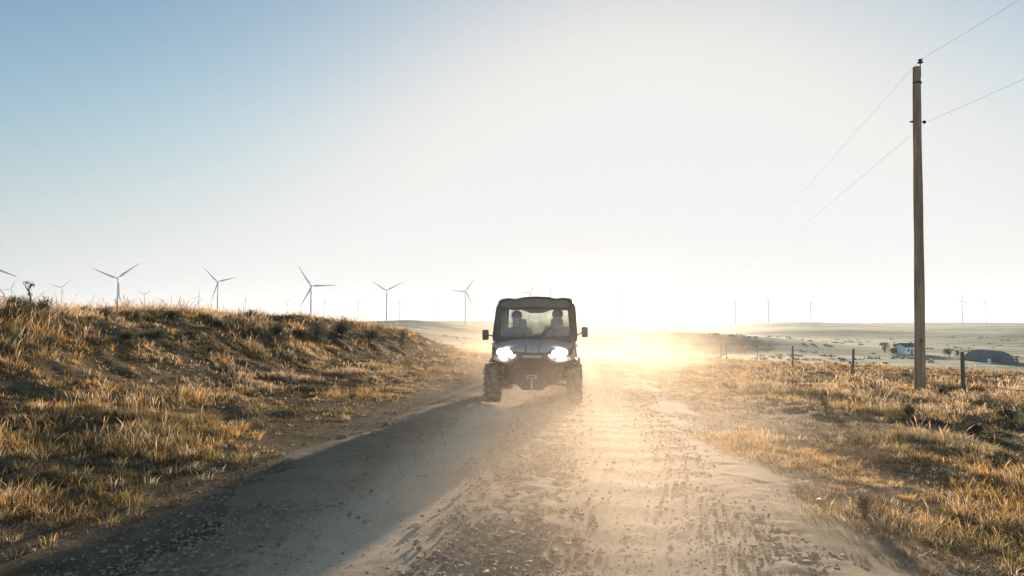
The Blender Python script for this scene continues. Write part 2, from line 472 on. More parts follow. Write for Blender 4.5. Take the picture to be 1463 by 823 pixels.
tag(grid_mesh('dirt_road', Xr, Yr, z, M['road']), 'dusty gravel road with washboard ripples and a loose stone ridge down its middle', 'road', kind='structure')
ROADZ = lambda x, y: float(terrain_smooth(np.array([x]), np.array([y]))[0]) + .035

# ------------------------------------------------------------------ gravel (uncountable)
def stones(n, ys_, s_, size, seed):
    r = np.random.default_rng(seed)
    bm = bmesh.new(); bmesh.ops.create_icosphere(bm, subdivisions=1, radius=1)
    bm.verts.ensure_lookup_table()
    bv = np.array([v.co[:] for v in bm.verts]); bf = np.array([[v.index for v in f.verts] for f in bm.faces]); bm.free()
    nv = len(bv)
    x = road_x(ys_) + s_
    inter = np.interp
    z0 = terrain_smooth(x, ys_) + .035 + .03 * road_profile(s_, x, ys_) - .085 * sstep(1.5, 3.0, np.abs(s_))
    z0 = np.where(np.abs(s_) > 2.35, terrain(x, ys_), z0)
    jit = r.uniform(.65, 1.3, (n, nv, 1)); sc = size[:, None, None] * r.uniform(.6, 1.25, (n, 1, 3)) * np.array([1, 1, .62])
    v = bv[None] * jit * sc
    a = r.uniform(0, 6.28, n); ca, sa = np.cos(a)[:, None], np.sin(a)[:, None]
    vx = v[..., 0] * ca - v[..., 1] * sa; vy = v[..., 0] * sa + v[..., 1] * ca
    v = np.stack([vx + x[:, None], vy + ys_[:, None], v[..., 2] + (z0 + size * .12)[:, None]], -1)
    f = bf[None] + (np.arange(n) * nv)[:, None, None]
    return v.reshape(-1, 3), f.reshape(-1, 3)
n = 95000
yy = 2.2 + 30 * rng.random(n) ** 1.9
pick = rng.random(n)
ss = np.where(pick < .30, rng.normal(-.02, .26, n), np.where(pick < .52, rng.normal(1.75, .4, n), np.where(pick < .76, rng.normal(-2.0, .4, n), rng.uniform(-2.6, 2.6, n))))
ss = np.clip(ss, -3.4, 3.2)
lane_ = np.where(pick >= .76, .55, 1.0) * np.where(pick < .30, 1.3, 1.0)
size = .0030 + .006 * rng.random(n) ** 2 + .015 * rng.random(n) ** 9 + (ss < -1.4) * .014 * rng.random(n) ** 14
V, T = stones(n, yy, ss, size * lane_, 5)
tag(npmesh('gravel', V, None, T, M['gravel']), 'loose gravel and small clods scattered on the dirt road', 'gravel', kind='stuff')

def rock(name, x, y, s, mat, label, sub=2, flat=.6, zoff=.2):
    bm = bmesh.new(); bmesh.ops.create_icosphere(bm, subdivisions=sub, radius=1)
    for v in bm.verts:
        k = 1 + .35 * (float(vnoise(v.co.x * 1.6 + x * 7, v.co.y * 1.6 + v.co.z * 2.3, 3)) - .5) * 2
        v.co = Vector((v.co.x * s[0] * k, v.co.y * s[1] * k, v.co.z * s[2] * k))
    o = obj(name, bm, mat)
    gz = ROADZ(x, y) if abs(x - float(road_x(y))) < 2.2 else ground_z(x, y)
    o.location = (x, y, gz + s[2] * zoff); o.rotation_euler = (random.uniform(-.2, .2), random.uniform(-.2, .2), random.random() * 3)
    tag(o, label, 'stone'); return o
def gpt(px, py):
    """ground point seen at a pixel, used to read positions off the photograph"""
    for d in np.arange(2.5, 120, .05):
        p = P(px, py, d)
        if p.z <= float(terrain_smooth(np.array([p.x]), np.array([d]))[0]) + .03: return p.x, d
    return p.x, d
for px, py, s, m, lab in [
    (757, 697, (.055, .03, .022), 'stone_pale', 'pale flat stone lying on the gravel ridge in the middle of the road'),
    (1172, 714, (.062, .035, .035), 'stone_red', 'dark reddish stone at the right edge of the road beside the grass'),
    (1133, 700, (.035, .03, .02), 'stone_pale', 'small pale stone just left of the dark reddish stone on the right verge'),
    (597, 753, (.03, .025, .02), 'stone_pale', 'small pale pebble at the lower end of the gravel ridge, left of its middle'),
    (535, 621, (.04, .035, .03), 'stone_dark', 'round dark clod on the left edge of the road, upper of the near pair'),
    (516, 622, (.035, .03, .025), 'stone_dark', 'small dark clod immediately left of the round clod at the left road edge'),
    (552, 604, (.04, .03, .03), 'stone_dark', 'dark clod above the near pair on the left edge of the road'),
    (733, 677, (.035, .03, .022), 'stone_dark', 'dark stone on the middle ridge just above the pale flat stone'),
    (410, 658, (.06, .04, .035), 'stone_dark', 'dark lumpy clod below the greenish grass tongue at the left road edge')]:
    x, y = gpt(px, py)
    rock('stone', x, y, s, M[m], lab)
# ------------------------------------------------------------------ grass
def blade_mesh(name, base, h, w, lean, ldir, col, mat, headed=None):
    """base (n,3); h, w, lean, ldir (n,); each blade is a tapering bent strip, headed ones swell to a seed head"""
    n = len(h)
    yaw = rng.uniform(0, math.pi, n)
    wx = np.cos(yaw); wy = np.sin(yaw)
    dx = np.cos(ldir) * lean; dy = np.sin(ldir) * lean
    if headed:
        lv = [(0, .35, 0), (.6, .28, .30), (.80, 1.0, .62), (1.0, 0, 1.0)]
    else:
        lv = [(0, 1.0, 0), (.55, .75, .30), (1.0, 0, 1.0)]
    vs = []; cs = []
    for (t, ww, b) in lv:
        hh = h * t * np.sqrt(np.clip(1 - (lean * b) ** 2 * .6, .2, 1))
        cx = base[:, 0] + dx * h * b; cy = base[:, 1] + dy * h * b; cz = base[:, 2] + hh
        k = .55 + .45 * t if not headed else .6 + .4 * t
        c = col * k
        if ww == 0:
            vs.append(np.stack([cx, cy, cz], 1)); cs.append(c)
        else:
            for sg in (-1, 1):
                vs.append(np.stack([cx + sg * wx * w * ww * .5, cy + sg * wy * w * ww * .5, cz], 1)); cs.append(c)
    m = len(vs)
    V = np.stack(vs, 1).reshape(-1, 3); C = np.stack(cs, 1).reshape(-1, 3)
    o = (np.arange(n) * m)[:, None]
    if headed:
        q = np.concatenate([o + [0, 1, 3, 2], o + [2, 3, 5, 4]]); t3 = o + [4, 5, 6]
    else:
        q = o + [0, 1, 3, 2]; t3 = o + [2, 3, 4]
    return V, q, t3, C

def join_np(name, chunks, mat):
    V = []; Q = []; T = []; C = []; off = 0
    for v, q, t, c in chunks:
        V.append(v); C.append(c)
        if q is not None: Q.append(q + off)
        if t is not None: T.append(t + off)
        off += len(v)
    return npmesh(name, np.concatenate(V), np.concatenate(Q) if Q else None, np.concatenate(T) if T else None, mat, cols=np.concatenate(C))

STRAW = np.array([.64, .43, .20]); GOLD = np.array([.72, .41, .13]); PALE = np.array([.76, .58, .38])
GREEN = np.array([.14, .15, .05]); BROWN = np.array([.17, .105, .055]); PINK = np.array([.70, .46, .32])

def scatter(ntuft, y0, y1, smin, smax, side, power=1.0):
    y = y0 + (y1 - y0) * rng.random(ntuft) ** power
    s = rng.uniform(smin, smax, ntuft)
    x = road_x(y) + s
    keep = (np.abs(x) < .92 * y + 2.5)
    return x[keep], y[keep], s[keep]

def grow(x, y, s, per, dist_w, side):
    """tufts at x, y -> blades"""
    d = np.hypot(x, y)
    clump = fbm(x / 1.3, y / 1.3, 101, 3); broad = fbm(x / 4.5, y / 4.5, 111, 3); gr = fbm(x / 2.1, y / 2.1, 121, 3)
    a = np.abs(s)
    if side < 0:
        ramp_ = sstep(2.35, 3.4, a + .5 * broad)
        tall = .06 + .03 * sstep(3, 4.4, a) + .10 * sstep(6.4, 9.4, a + .6 * broad)
        dens = ramp_ * np.clip(.72 + 1.3 * clump + .25 * sstep(7.8, 9.5, a), .32, 1)
        face = np.exp(-((a - 7.2) / 1.0) ** 2) * sstep(15, 20, y) * (1 - sstep(38, 54, y))
        dens *= 1 - .55 * face
    else:
        ramp_ = sstep(1.55, 2.15, a + .25 * clump + .25 * broad)
        tall = .055 + .075 * sstep(3.0, 5.5, a + .5 * broad)
        dens = ramp_ * np.clip(.80 + 1.3 * clump + .3 * (1 - sstep(2.2, 3.6, a)), .35 + .35 * (1 - sstep(5, 8, a)), 1)
    keep = rng.random(len(x)) < dens
    x, y, s, d, clump, broad, gr, tall = [q[keep] for q in (x, y, s, d, clump, broad, gr, tall)]
    th = tall * (1 + 1.1 * np.clip(clump, -.4, .8)) * rng.uniform(.6, 1.5, len(x))
    # colour of each tuft
    t1 = rng.random((len(x), 1))
    base = STRAW * (1 - t1) + GOLD * t1
    base = np.where((broad[:, None] > .12), base * .4 + PALE * .6, base)
    base = np.where((gr[:, None] > .26), GREEN * .45 + base * .42, base)
    dk = fbm(x / .8, y / 1.0, 141, 3)
    base = np.where((dk[:, None] > .06), np.array([.075, .068, .038]) * 1.2 + base * .12, base); th = th * np.where(dk > .06, .75, 1)
    br = rng.random((len(x), 1)); base = np.where(br < .26, BROWN * (.5 + br * 3), base); base = np.where((br > .9), PALE, base)
    n = np.repeat(np.arange(len(x)), per)
    N = len(n)
    spread = .035 + th[n] * .22
    ang = rng.uniform(0, 2 * math.pi, N); rr = spread * np.sqrt(rng.random(N))
    bx = x[n] + np.cos(ang) * rr; by = y[n] + np.sin(ang) * rr
    bz = terrain(bx, by) - .015
    h = th[n] * rng.uniform(.45, 1.25, N)
    w = (.0035 + .0010 * np.clip(d[n] - 3, 0, 60) * dist_w) * rng.uniform(.6, 1.4, N)
    lean = np.clip(rng.normal(.62, .30, N), .02, 1.15)
    ldir = ang + rng.normal(0, .8, N)
    c = base[n] * rng.uniform(.7, 1.25, (N, 1))
    head = rng.random(N) < .07 * np.clip((h - .12) / .1, 0, 1)
    B = np.stack([bx, by, bz], 1)
    out = []
    nh = ~head
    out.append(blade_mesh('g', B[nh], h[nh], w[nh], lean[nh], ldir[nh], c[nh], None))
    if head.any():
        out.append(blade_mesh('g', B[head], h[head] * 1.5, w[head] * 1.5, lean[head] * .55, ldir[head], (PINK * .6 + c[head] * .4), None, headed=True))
    return out

def grass_zone(specs, side):
    ch = []
    for (n, y0, y1, s0, s1, per, dw, pw) in specs:
        x, y, s = scatter(n, y0, y1, s0, s1, side, pw)
        ch += grow(x, y, s, per, dw, side)
    return ch
left = grass_zone([(9500, 1.2, 9, -11, -2.2, 20, .5, .8), (19000, 9, 22, -15, -2.2, 13, .5, .9), (17000, 22, 62, -20, -2.2, 9, .5, .9)], -1)
right = grass_zone([(11500, 1.5, 9, 1.5, 10, 20, .5, .8), (18000, 9, 24, 2.2, 22, 12, .5, .9), (24000, 24, 66, 2.4, 56, 8, .5, .9)], 1)
tag(join_np('dry_grass', left, M['grass']), 'dry golden grass covering the raised bank left of the road', 'grass', kind='stuff')
tag(join_np('dry_grass', right, M['grass']), 'dry golden and greenish grass in the field right of the road', 'grass', kind='stuff')
# low thatch between the tufts
th_ = []
for sd, (lo, hi) in ((-1, (-16, -2.5)), (1, (1.8, 26))):
    for n_, y0, y1, per, bw in ((9000, 1.2, 11, 9, .004), (16000, 11, 40, 6, .014)):
        x, y, s = scatter(n_, y0, y1, lo, hi, sd, .85)
        keep = rng.random(len(x)) < sstep(2.4 - .5 * (sd > 0), 3.8 - .9 * (sd > 0), np.abs(s) + .9 * fbm(x / 1.5, y / 1.5, 151, 3)); x = x[keep]; y = y[keep]
        n = np.repeat(np.arange(len(x)), per); N = len(n)
        bx = x[n] + rng.normal(0, .09, N); by = y[n] + rng.normal(0, .09, N)
        t1 = rng.random((len(x), 1)); cc = np.where(t1 < .55, BROWN * .6, np.where(t1 < .8, np.array([.10, .095, .045]), STRAW * .75))[n] * rng.uniform(.6, 1.3, (N, 1))
        th_.append(blade_mesh('g', np.stack([bx, by, terrain(bx, by) - .01], 1), rng.uniform(.025, .075, N), bw * rng.uniform(.6, 1.4, N), rng.uniform(.4, 1.15, N), rng.uniform(0, 6.28, N), cc, None))
tag(join_np('grass_thatch', th_, M['grass']), 'low brown thatch of trampled grass between the tufts on both verges', 'grass', kind='stuff')
ch = []
x, y, s = scatter(9000, 60, 150, -20, 170, 1, 1.3)
keep = rng.random(len(x)) < np.clip(.3 + 1.6 * fbm(x / 9, y / 5, 131, 3), .02, 1)
x, y = x[keep], y[keep]; n = np.repeat(np.arange(len(x)), 7); N = len(n)
bx = x[n] + rng.normal(0, .3, N); by = y[n] + rng.normal(0, .3, N)
cc = np.where(rng.random((len(x), 1)) < .45, np.array([.08, .075, .045]), STRAW * .8)[n] * rng.uniform(.7, 1.2, (N, 1))
ch.append(blade_mesh('g', np.stack([bx, by, terrain(bx, by) - .03], 1), rng.uniform(.15, .5, N), .09 * rng.uniform(.5, 1.4, N), rng.uniform(.1, .7, N), rng.uniform(0, 6.28, N), cc, None))
x = rng.uniform(-60, 620, 9000); y = rng.uniform(140, 620, 9000)
keep = rng.random(9000) < np.clip(-.35 + 2.4 * fbm(x / 40, y / 14, 161, 4), 0, 1); x = x[keep]; y = y[keep]
n = np.repeat(np.arange(len(x)), 14); N = len(n); sz_ = rng.uniform(.5, 1.5, len(x))[n]
bx = x[n] + rng.normal(0, .8, N) * sz_; by = y[n] + rng.normal(0, .8, N) * sz_
ch.append(blade_mesh('g', np.stack([bx, by, terrain(bx, by) - .1], 1), rng.uniform(.4, 1.1, N) * sz_, .55 * rng.uniform(.5, 1.4, N), rng.uniform(.1, .9, N), rng.uniform(0, 6.28, N), (np.array([.07, .085, .045]) * rng.uniform(.6, 1.5, (N, 1))), None))
tag(join_np('scrub_grass', ch, M['grass']), 'far tufts of scrub on the slope beyond the fence', 'scrub', kind='stuff')

# ------------------------------------------------------------------ leafy things
def leaf_cloud(centers, radii, n, size, col, squash=1.0, r_=None):
    r_ = r_ or rng
    k = r_.integers(0, len(centers), n)
    v = r_.normal(size=(n, 3)); v /= np.linalg.norm(v, axis=1)[:, None]
    rad = radii[k] * (.55 + .5 * r_.random(n))
    p = centers[k] + v * rad[:, None] * np.array([1, 1, squash])
    a = r_.normal(size=(n, 3)); a /= np.linalg.norm(a, axis=1)[:, None]
    b = np.cross(a, r_.normal(size=(n, 3))); b /= np.linalg.norm(b, axis=1)[:, None]
    sz = (size * r_.uniform(.5, 1.4, n))[:, None]
    V = np.stack([p - a * sz, p + b * sz * .4, p + a * sz, p - b * sz * .4], 1).reshape(-1, 3)
    q = (np.arange(n) * 4)[:, None] + [0, 1, 2, 3]
    c = np.repeat(np.asarray(col) * r_.uniform(.6, 1.5, (n, 1)), 4, 0)
    return V, q, None, c

def shrub(name, label, w, h, col, seed, nleaf=3600, leaf=.017, twiggy=False, cat='shrub', group='sagebrush clumps on the bank'):
    r_ = np.random.default_rng(seed); rd = random.Random(seed)
    root = empty(name); tag(root, label, cat, group)
    bm = bmesh.new(); cen = []; rad = []
    for i in range(11 if not twiggy else 15):
        a = rd.uniform(0, 6.28); rr = rd.uniform(.15, 1) * w * .42
        top = Vector((math.cos(a) * rr, math.sin(a) * rr, h * rd.uniform(.5, .95)))
        mid = Vector((top.x * .4, top.y * .4, top.z * .55))
        add_tube(bm, [(0, 0, -.05), mid, top], [.014, .009, .004], 5)
        cen.append(top * .82); rad.append(w * rd.uniform(.12, .26)); cen.append(mid + Vector((0, 0, h * .1))); rad.append(w * .16)
        cen.append(Vector((math.cos(a + 1) * w * .34, math.sin(a + 1) * w * .34, h * rd.uniform(.1, .3)))); rad.append(w * .15)
        for j in range(3):
            t2 = top + Vector((rd.uniform(-.1, .1), rd.uniform(-.1, .1), rd.uniform(.02, .14))) * (w * 1.4)
            add_tube(bm, [mid.lerp(top, .6), t2], [.005, .002], 4)
    obj('stem', bm, M['twig'], root)
    V, q, t_, c = leaf_cloud(np.array([v[:] for v in cen]), np.array(rad), nleaf, leaf, col, .8, r_)
    npmesh('foliage', V, q, None, M['leaf'], root, c)
    return root

def copy_tree(o, parent=None):
    c = o.copy(); COL.objects.link(c)
    if parent: c.parent = parent
    for chd in [k for k in bpy.data.objects if k.parent == o]: copy_tree(chd, c)
    return c

protos = [shrub('sagebrush', 'x', .8, .48, (.075, .078, .045), 3), shrub('sagebrush', 'x', .95, .40, (.06, .062, .035), 4), shrub('sagebrush', 'x', .7, .55, (.10, .095, .055), 5, 1900)]
used = set()
def place_shrub(k, x, y, sc, label, rz=None, group='sagebrush clumps on the bank', cat='shrub'):
    src = protos[k]
    o = src if k not in used else copy_tree(src)
    used.add(k)
    o.location = (x, y, ground_z(x, y) - .03 * sc); o.scale = (sc, sc, sc * random.uniform(.85, 1.1)); o.rotation_euler = (0, 0, random.random() * 6 if rz is None else rz)
    o['label'] = label; o['group'] = group; o['category'] = cat
    return o
def bank_pt(px, py, d=None):
    if d is not None:
        p = P(px, py, d); return p.x, d
    return gpt(px, py)
# on the skyline of the bank
SH = [
    (44, 12.6, 1, .85, 'biggest dark bush on the bank skyline, below the twisted upright twig'),
    (17, 12.2, 0, .7, 'dark bush on the bank skyline at the far left edge, left of the biggest one'),
    (80, 13.4, 1, .65, 'low dark bush on the skyline just right of the biggest bush'),
    (150, 14.8, 2, .6, 'small bush on the skyline below and left of the big leftmost whole turbine'),
    (178, 15.2, 0, .6, 'smallest dark bush on the skyline, right at the foot of the big left turbine'),
    (247, 16.4, 1, .75, 'low flat bush on the skyline midway between the two tall left turbines'),
    (357, 20, 0, .85, 'lone round dark bush on the skyline right of the second tall turbine'),
]
for px, d, k, sc, lab in SH:
    x = (px - 731.5) / F * d
    place_shrub(k, x, d, sc, lab)
SB = [
    (182, 490, 0, .62, 'dark round clump in pale grass, isolated in the middle of the upper bank'),
    (228, 484, 1, .50, 'dark clump just right of the isolated round clump on the upper bank'),
    (272, 482, 1, .55, 'wide low dark clump on the upper bank, third from the isolated round one'),
    (20, 462, 1, .85, 'wide dark clump at the left photo edge on the upper bank'),
    (60, 455, 2, .7, 'brownish clump under the biggest skyline bush'),
    (120, 452, 0, .55, 'dark clump in the shadow strip just under the skyline on the left'),
    (195, 456, 2, .5, 'olive clump under the big left turbine, near the skyline'),
    (297, 458, 1, .5, 'dark clump below the second tall turbine, left of its foot'),
    (330, 475, 2, .6, 'rusty olive clump on the bank below the second tall turbine'),
    (70, 500, 2, .5, 'straggly olive clump in the orange grass at the left, halfway down the bank'),
    (300, 505, 0, .42, 'small dark clump at the top of the bare slumped patch'),
    (395, 486, 0, 1.0, 'dark green clump hanging on the brow of the bank, left end of the row'),
    (425, 488, 1, 1.1, 'dark green clump on the brow of the bank, second in the row'),
    (455, 489, 2, 1.2, 'rounded green clump on the brow of the bank, third in the row'),
    (490, 485, 0, 1.4, 'bright green topped clump on the brow of the bank, fourth in the row'),
    (530, 484, 1, 1.4, 'green clump near the right end of the brow row'),
    (575, 487, 2, 1.2, 'reddish tinged clump at the right end of the bank brow'),
    (110, 560, 2, .32, 'small leafy clump on the lower left bank among yellow blades'),
    (250, 570, 2, .3, 'small olive clump low on the bank in the middle of the grassy slope')]
for px, py, k, sc, lab in SB:
    x, y = gpt(px, py); place_shrub(k, x, y, sc, lab)
SR = [
    (1205, 527, 1, .6, 'dark bush in the field at the foot of the leaning fence post'),
    (1148, 532, 0, .5, 'dark bush in the field right of the third fence post'),
    (1100, 540, 2, .5, 'pale low bush in the field between road and fence'),
    (1250, 562, 1, .7, 'dark low bush in the field left of the utility pole foot'),
    (1345, 566, 0, .6, 'dark bush between the utility pole and the nearest fence post'),
    (1398, 583, 1, .8, 'wide dark bush right of the nearest fence post'),
    (1300, 600, 0, .5, 'dark clump in the field below the utility pole'),
    (1392, 622, 1, .55, 'round dark clump in the right field, straight below the nearest fence post'),
    (1180, 590, 2, .45, 'olive clump in the middle of the right field'),
    (1440, 600, 1, .7, 'dark bush at the right photo edge of the field'),
    (1235, 735, 2, .4, 'bright green weed clump at the road edge, lower right')]
for px, py, k, sc, lab in SR:
    x, y = gpt(px, py); place_shrub(k, x, y, sc, lab, group='bushes in the right field')

# twisted upright twig on the skyline
bm = bmesh.new()
add_tube(bm, [(0, 0, -.1), (.02, 0, .18), (-.03, .01, .34), (.015, 0, .45)], [.02, .016, .013, .006], 6)
add_tube(bm, [(-.03, .01, .30), (-.09, 0, .40), (-.075, 0, .48)], [.011, .008, .004], 5)
add_tube(bm, [(-.01, .01, .38), (.06, 0, .44)], [.009, .004], 5)
V = None
tw = empty('upright_shrub'); tag(tw, 'twisted upright twig with few leaves on the left skyline, above the biggest bush', 'shrub')
obj('stem', bm, M['twig'], tw)
V, q, t_, c = leaf_cloud(np.array([(.015, 0, .44), (-.075, 0, .46), (-.02, 0, .36), (.05, 0, .42), (0, 0, .25)]), np.array([.05, .045, .05, .03, .04]), 240, .014, (.05, .055, .03))
npmesh('foliage', V, q, None, M['leaf'], tw, c)
x = (42 - 731.5) / F * 12.5; tw.location = (x, 12.5, ground_z(x, 12.5) + .12)

# ------------------------------------------------------------------ utility pole, the far pole and the lines
def utility_pole(label, h, lean, detail=True):
    root = empty('utility_pole'); tag(root, label, 'utility pole')
    bm = bmesh.new()
    pts = []; rads = []
    for i in range(15):
        t = i / 14
        pts.append((.012 * math.sin(t * 5), 0, -.4 + (h + .4) * t)); rads.append(.150 - .045 * t + .004 * math.sin(t * 23))
    add_tube(bm, pts, rads, 20)
    obj('shaft', bm, M['pole'], root, smooth=True)
    # flat cut top with a bracket and pin insulator
    bm = bmesh.new()
    add_box(bm, .075, .105, -.03, .03, h - .32, h + .02, .004)
    add_tube(bm, [(.09, 0, h - .05), (.10, 0, h + .16)], .014, 8)
    obj('bracket', bm, M['iron'], root)
    bm = bmesh.new()
    add_lathe(bm, [(h + .12, .03), (h + .13, .075), (h + .155, .08), (h + .165, .045), (h + .20, .04), (h + .21, .062), (h + .235, .06), (h + .25, .03)], 16, 'Z', (.10, 0, 0))
    obj('insulator', bm, M['ceramic'], root, smooth=True)
    bm = bmesh.new(); z1 = h - 1.63
    add_tube(bm, [(-.24, 0, z1), (.24, 0, z1)], .012, 8)
    add_lathe(bm, [(.16, .03), (.17, .045), (.23, .045), (.24, .025)], 12, 'X', (0, 0, z1))
    add_lathe(bm, [(-.20, .02), (-.19, .028), (-.14, .028), (-.13, .018)], 12, 'X', (0, 0, z1))
    obj('bracket', bm, M['iron'], root)
    bm = bmesh.new()
    for k in range(2): add_lathe(bm, [(h - .5 + k * .02, .120), (h - .485 + k * .02, .124), (h - .47 + k * .02, .120)], 20, 'Z')
    obj('band', bm, M['iron'], root)
    if detail:
        bm = bmesh.new(); add_box(bm, -.06, .01, -.150, -.139, 1.42, 1.52, .002)
        obj('tag_plate', bm, M['rust'], root)
    root.rotation_euler = (0, lean, 0)
    return root
pb = P(1314, 556, 20.0); gz = ground_z(pb.x, 20.0)
pt = P(1310, 96, 20.0)
ph = pt.z - gz
pole = utility_pole('tall weathered wooden utility pole standing in the grass on the right', ph, math.atan2(pt.x - pb.x, ph))
pole.location = (pb.x, 20.0, gz)
fx, fy = .252 * 430, 430.
fz = ground_z(fx, fy)
far_h = P(979, 446, 430).z - fz
fp = utility_pole('distant utility pole standing on the hazy hill in the glare', far_h, 0, False)
fp.location = (fx, fy, fz)
def wire(name, a, b, c, sag1, sag2, r, label):
    bm = bmesh.new()
    def span(p, q, sg, n=40):
        return [Vector(p).lerp(Vector(q), i / n) - Vector((0, 0, sg * 4 * (i / n) * (1 - i / n))) for i in range(n + 1)]
    pts = span(a, b, sag1) + span(b, c, sag2)[1:]
    add_tube(bm, pts, r, 6)
    o = obj(name, bm, M['wire'], None); tag(o, label, 'power line', 'overhead lines'); return o
top = Vector((pt.x + .10, 20, pt.z + .22)); low = Vector((pt.x + .24, 20, pt.z - 1.63))
bk = Vector((pb.x - 2.2, -22, 0))
wire('power_line', (bk.x, -22, top.z + .6), top, (fx + .1, fy, fz + far_h + .22), .9, 1.6, .003, 'thin upper power line running over the top insulator of the tall pole')
wire('power_line', (bk.x + .3, -22, low.z + 1.0), low, (fx + .24, fy, fz + far_h - 1.6), .9, 1.4, .003, 'thin lower power line fixed to the side bracket of the tall pole')
pk = utility_pole('utility pole standing behind the viewer beside the road', ph, 0, False)
pk.location = (bk.x - .1, -22, ground_z(bk.x, -22)); 

# ------------------------------------------------------------------ fence
fence = empty('wire_fence'); tag(fence, 'old wire fence with leaning wooden posts crossing the right field', 'fence')
posts = []
def fpost(x, y, h, r, lx=0, square=True):
    z = ground_z(x, y)
    bm = bmesh.new()
    w = r
    secs = []
    for t in (0, .3, .6, .96, 1.0):
        k = w * (1 - .12 * t) * (.8 if t == 1 else 1); cx = lx * t * h + .006 * math.sin(t * 9 + x); zz = -.3 + (h + .3) * t
        secs.append([(cx + k * math.cos(a) , k * math.sin(a), zz + (.01 * math.cos(a * 2) if t == 1 else 0)) for a in [R(22.5 + 45 * i) for i in range(8)]])
    add_loft(bm, secs)
    o = obj('post', bm, M['post'], fence, smooth=True); o.location = (x, y, z)
    posts.append((Vector((x, y, z)), h, lx)); return o
PL = [(1463 + 330, 13.2, 1.22, .06, .0), (1373, 18.6, 1.22, .055, -.01), (1214, 29.5, 1.22, .055, .10), (1131, 37, 1.2, .05, .01), (1080, 43.5, 1.15, .028, .03), (1037, 50, 1.25, .055, -.02), (1029.5, 54, 1.1, .06, -.06), (1006, 66, 1.2, .05, .02), (990, 80, 1.2, .05, 0)]
for px, d, h, r, lx in PL:
    fpost((px - 731.5) / F * d, d, h, r, lx)
q0 = posts[5][0]
bm = bmesh.new(); add_tube(bm, [q0 + Vector((0, 0, .55)), q0 + Vector((-.75, 1.2, -.05))], .045, 8); obj('brace', bm, M['post'], fence)
for hh in (.35, .70, 1.02):
    bm = bmesh.new(); pts = []
    for (a, ha, la), (b, hb_, lb) in zip(posts, posts[1:]):
        A = a + Vector((la * hh, 0, hh)); B = b + Vector((lb * hh, 0, hh * min(1, hb_ / 1.1)))
        for i in range(6):
            t = i / 6; pts.append(A.lerp(B, t) - Vector((0, 0, .05 * 4 * t * (1 - t))))
    pts.append(B)
    add_tube(bm, pts, .006, 5); obj('fence_wire', bm, M['rust'], fence)

# ------------------------------------------------------------------ wind turbines
def turbine(name, label, hub, base_z, L, ang, yaw, group, parts=True):
    root = empty(name); tag(root, label, 'wind turbine', group)
    hh = hub.z - base_z
    sc = L / 45
    bm = bmesh.new()
    n = 12
    add_tube(bm, [(0, 0, hh * i / n - (3 if i == 0 else 0)) for i in range(n + 1)], [(2.3 - 1.05 * i / n) * max(sc, .75) for i in range(n + 1)], 20)
    obj('tower', bm, M['turbine'], root, smooth=True)
    rot = Matrix.Rotation(yaw, 4, 'Z')
    bm = bmesh.new()
    secs = []
    for y, w, h in ((-2.2, 1.0, 1.1), (-1.6, 1.6, 1.7), (2, 1.9, 1.95), (6.5, 1.7, 1.8), (8, 1.2, 1.3)):
        secs.append([(w * math.cos(a) * sc, y * sc, h * math.sin(a) * sc + .4 * sc) for a in [R(18 + 36 * i) for i in range(10)]])
    add_loft(bm, secs)
    nac = obj('nacelle', bm, M['turbine'], root, smooth=True); nac.location = (0, 0, hh); nac.rotation_euler = (0, 0, yaw)
    bm = bmesh.new()
    add_lathe(bm, [(-5.2 * sc, .2 * sc), (-4.8 * sc, .9 * sc), (-4.0 * sc, 1.45 * sc), (-3.0 * sc, 1.6 * sc), (-2.3 * sc, 1.4 * sc)], 16, 'Y')
    hb = obj('hub', bm, M['turbine'], root, smooth=True); hb.location = (0, 0, hh); hb.rotation_euler = (0, 0, yaw)
    for k in range(3):
        bm = bmesh.new(); secs = []
        for t, c, th, tw_ in ((0, 1.7, 1.6, 40), (.05, 1.9, 1.5, 36), (.16, 3.6, .9, 22), (.3, 3.1, .6, 14), (.55, 2.1, .38, 7), (.8, 1.3, .2, 3), (.96, .7, .1, 1), (1, .2, .04, 0)):
            a = R(tw_); z = (1.1 + t * 43.9) * sc
            pts = []
            for q in range(8):
                b = 2 * math.pi * q / 8
                u = (math.cos(b) * .5 - (.18 if t > .1 else 0)) * c * sc; v = math.sin(b) * .5 * th * sc
                pts.append((u * math.cos(a) - v * math.sin(a), -3.6 * sc + u * math.sin(a) + v * math.cos(a) - 1.5 * t * t * sc, z))
            secs.append(pts)
        add_loft(bm, secs)
        bl = obj('blade', bm, M['turbine'], root, smooth=True)
        bl.location = (0, 0, hh)
        bl.rotation_mode = 'QUATERNION'
        bl.rotation_quaternion = (Matrix.Rotation(yaw, 3, 'Z') @ Matrix.Rotation(R(ang + 120 * k), 3, 'Y')).to_quaternion()
    root.location = (hub.x, hub.y, base_z)
    return root
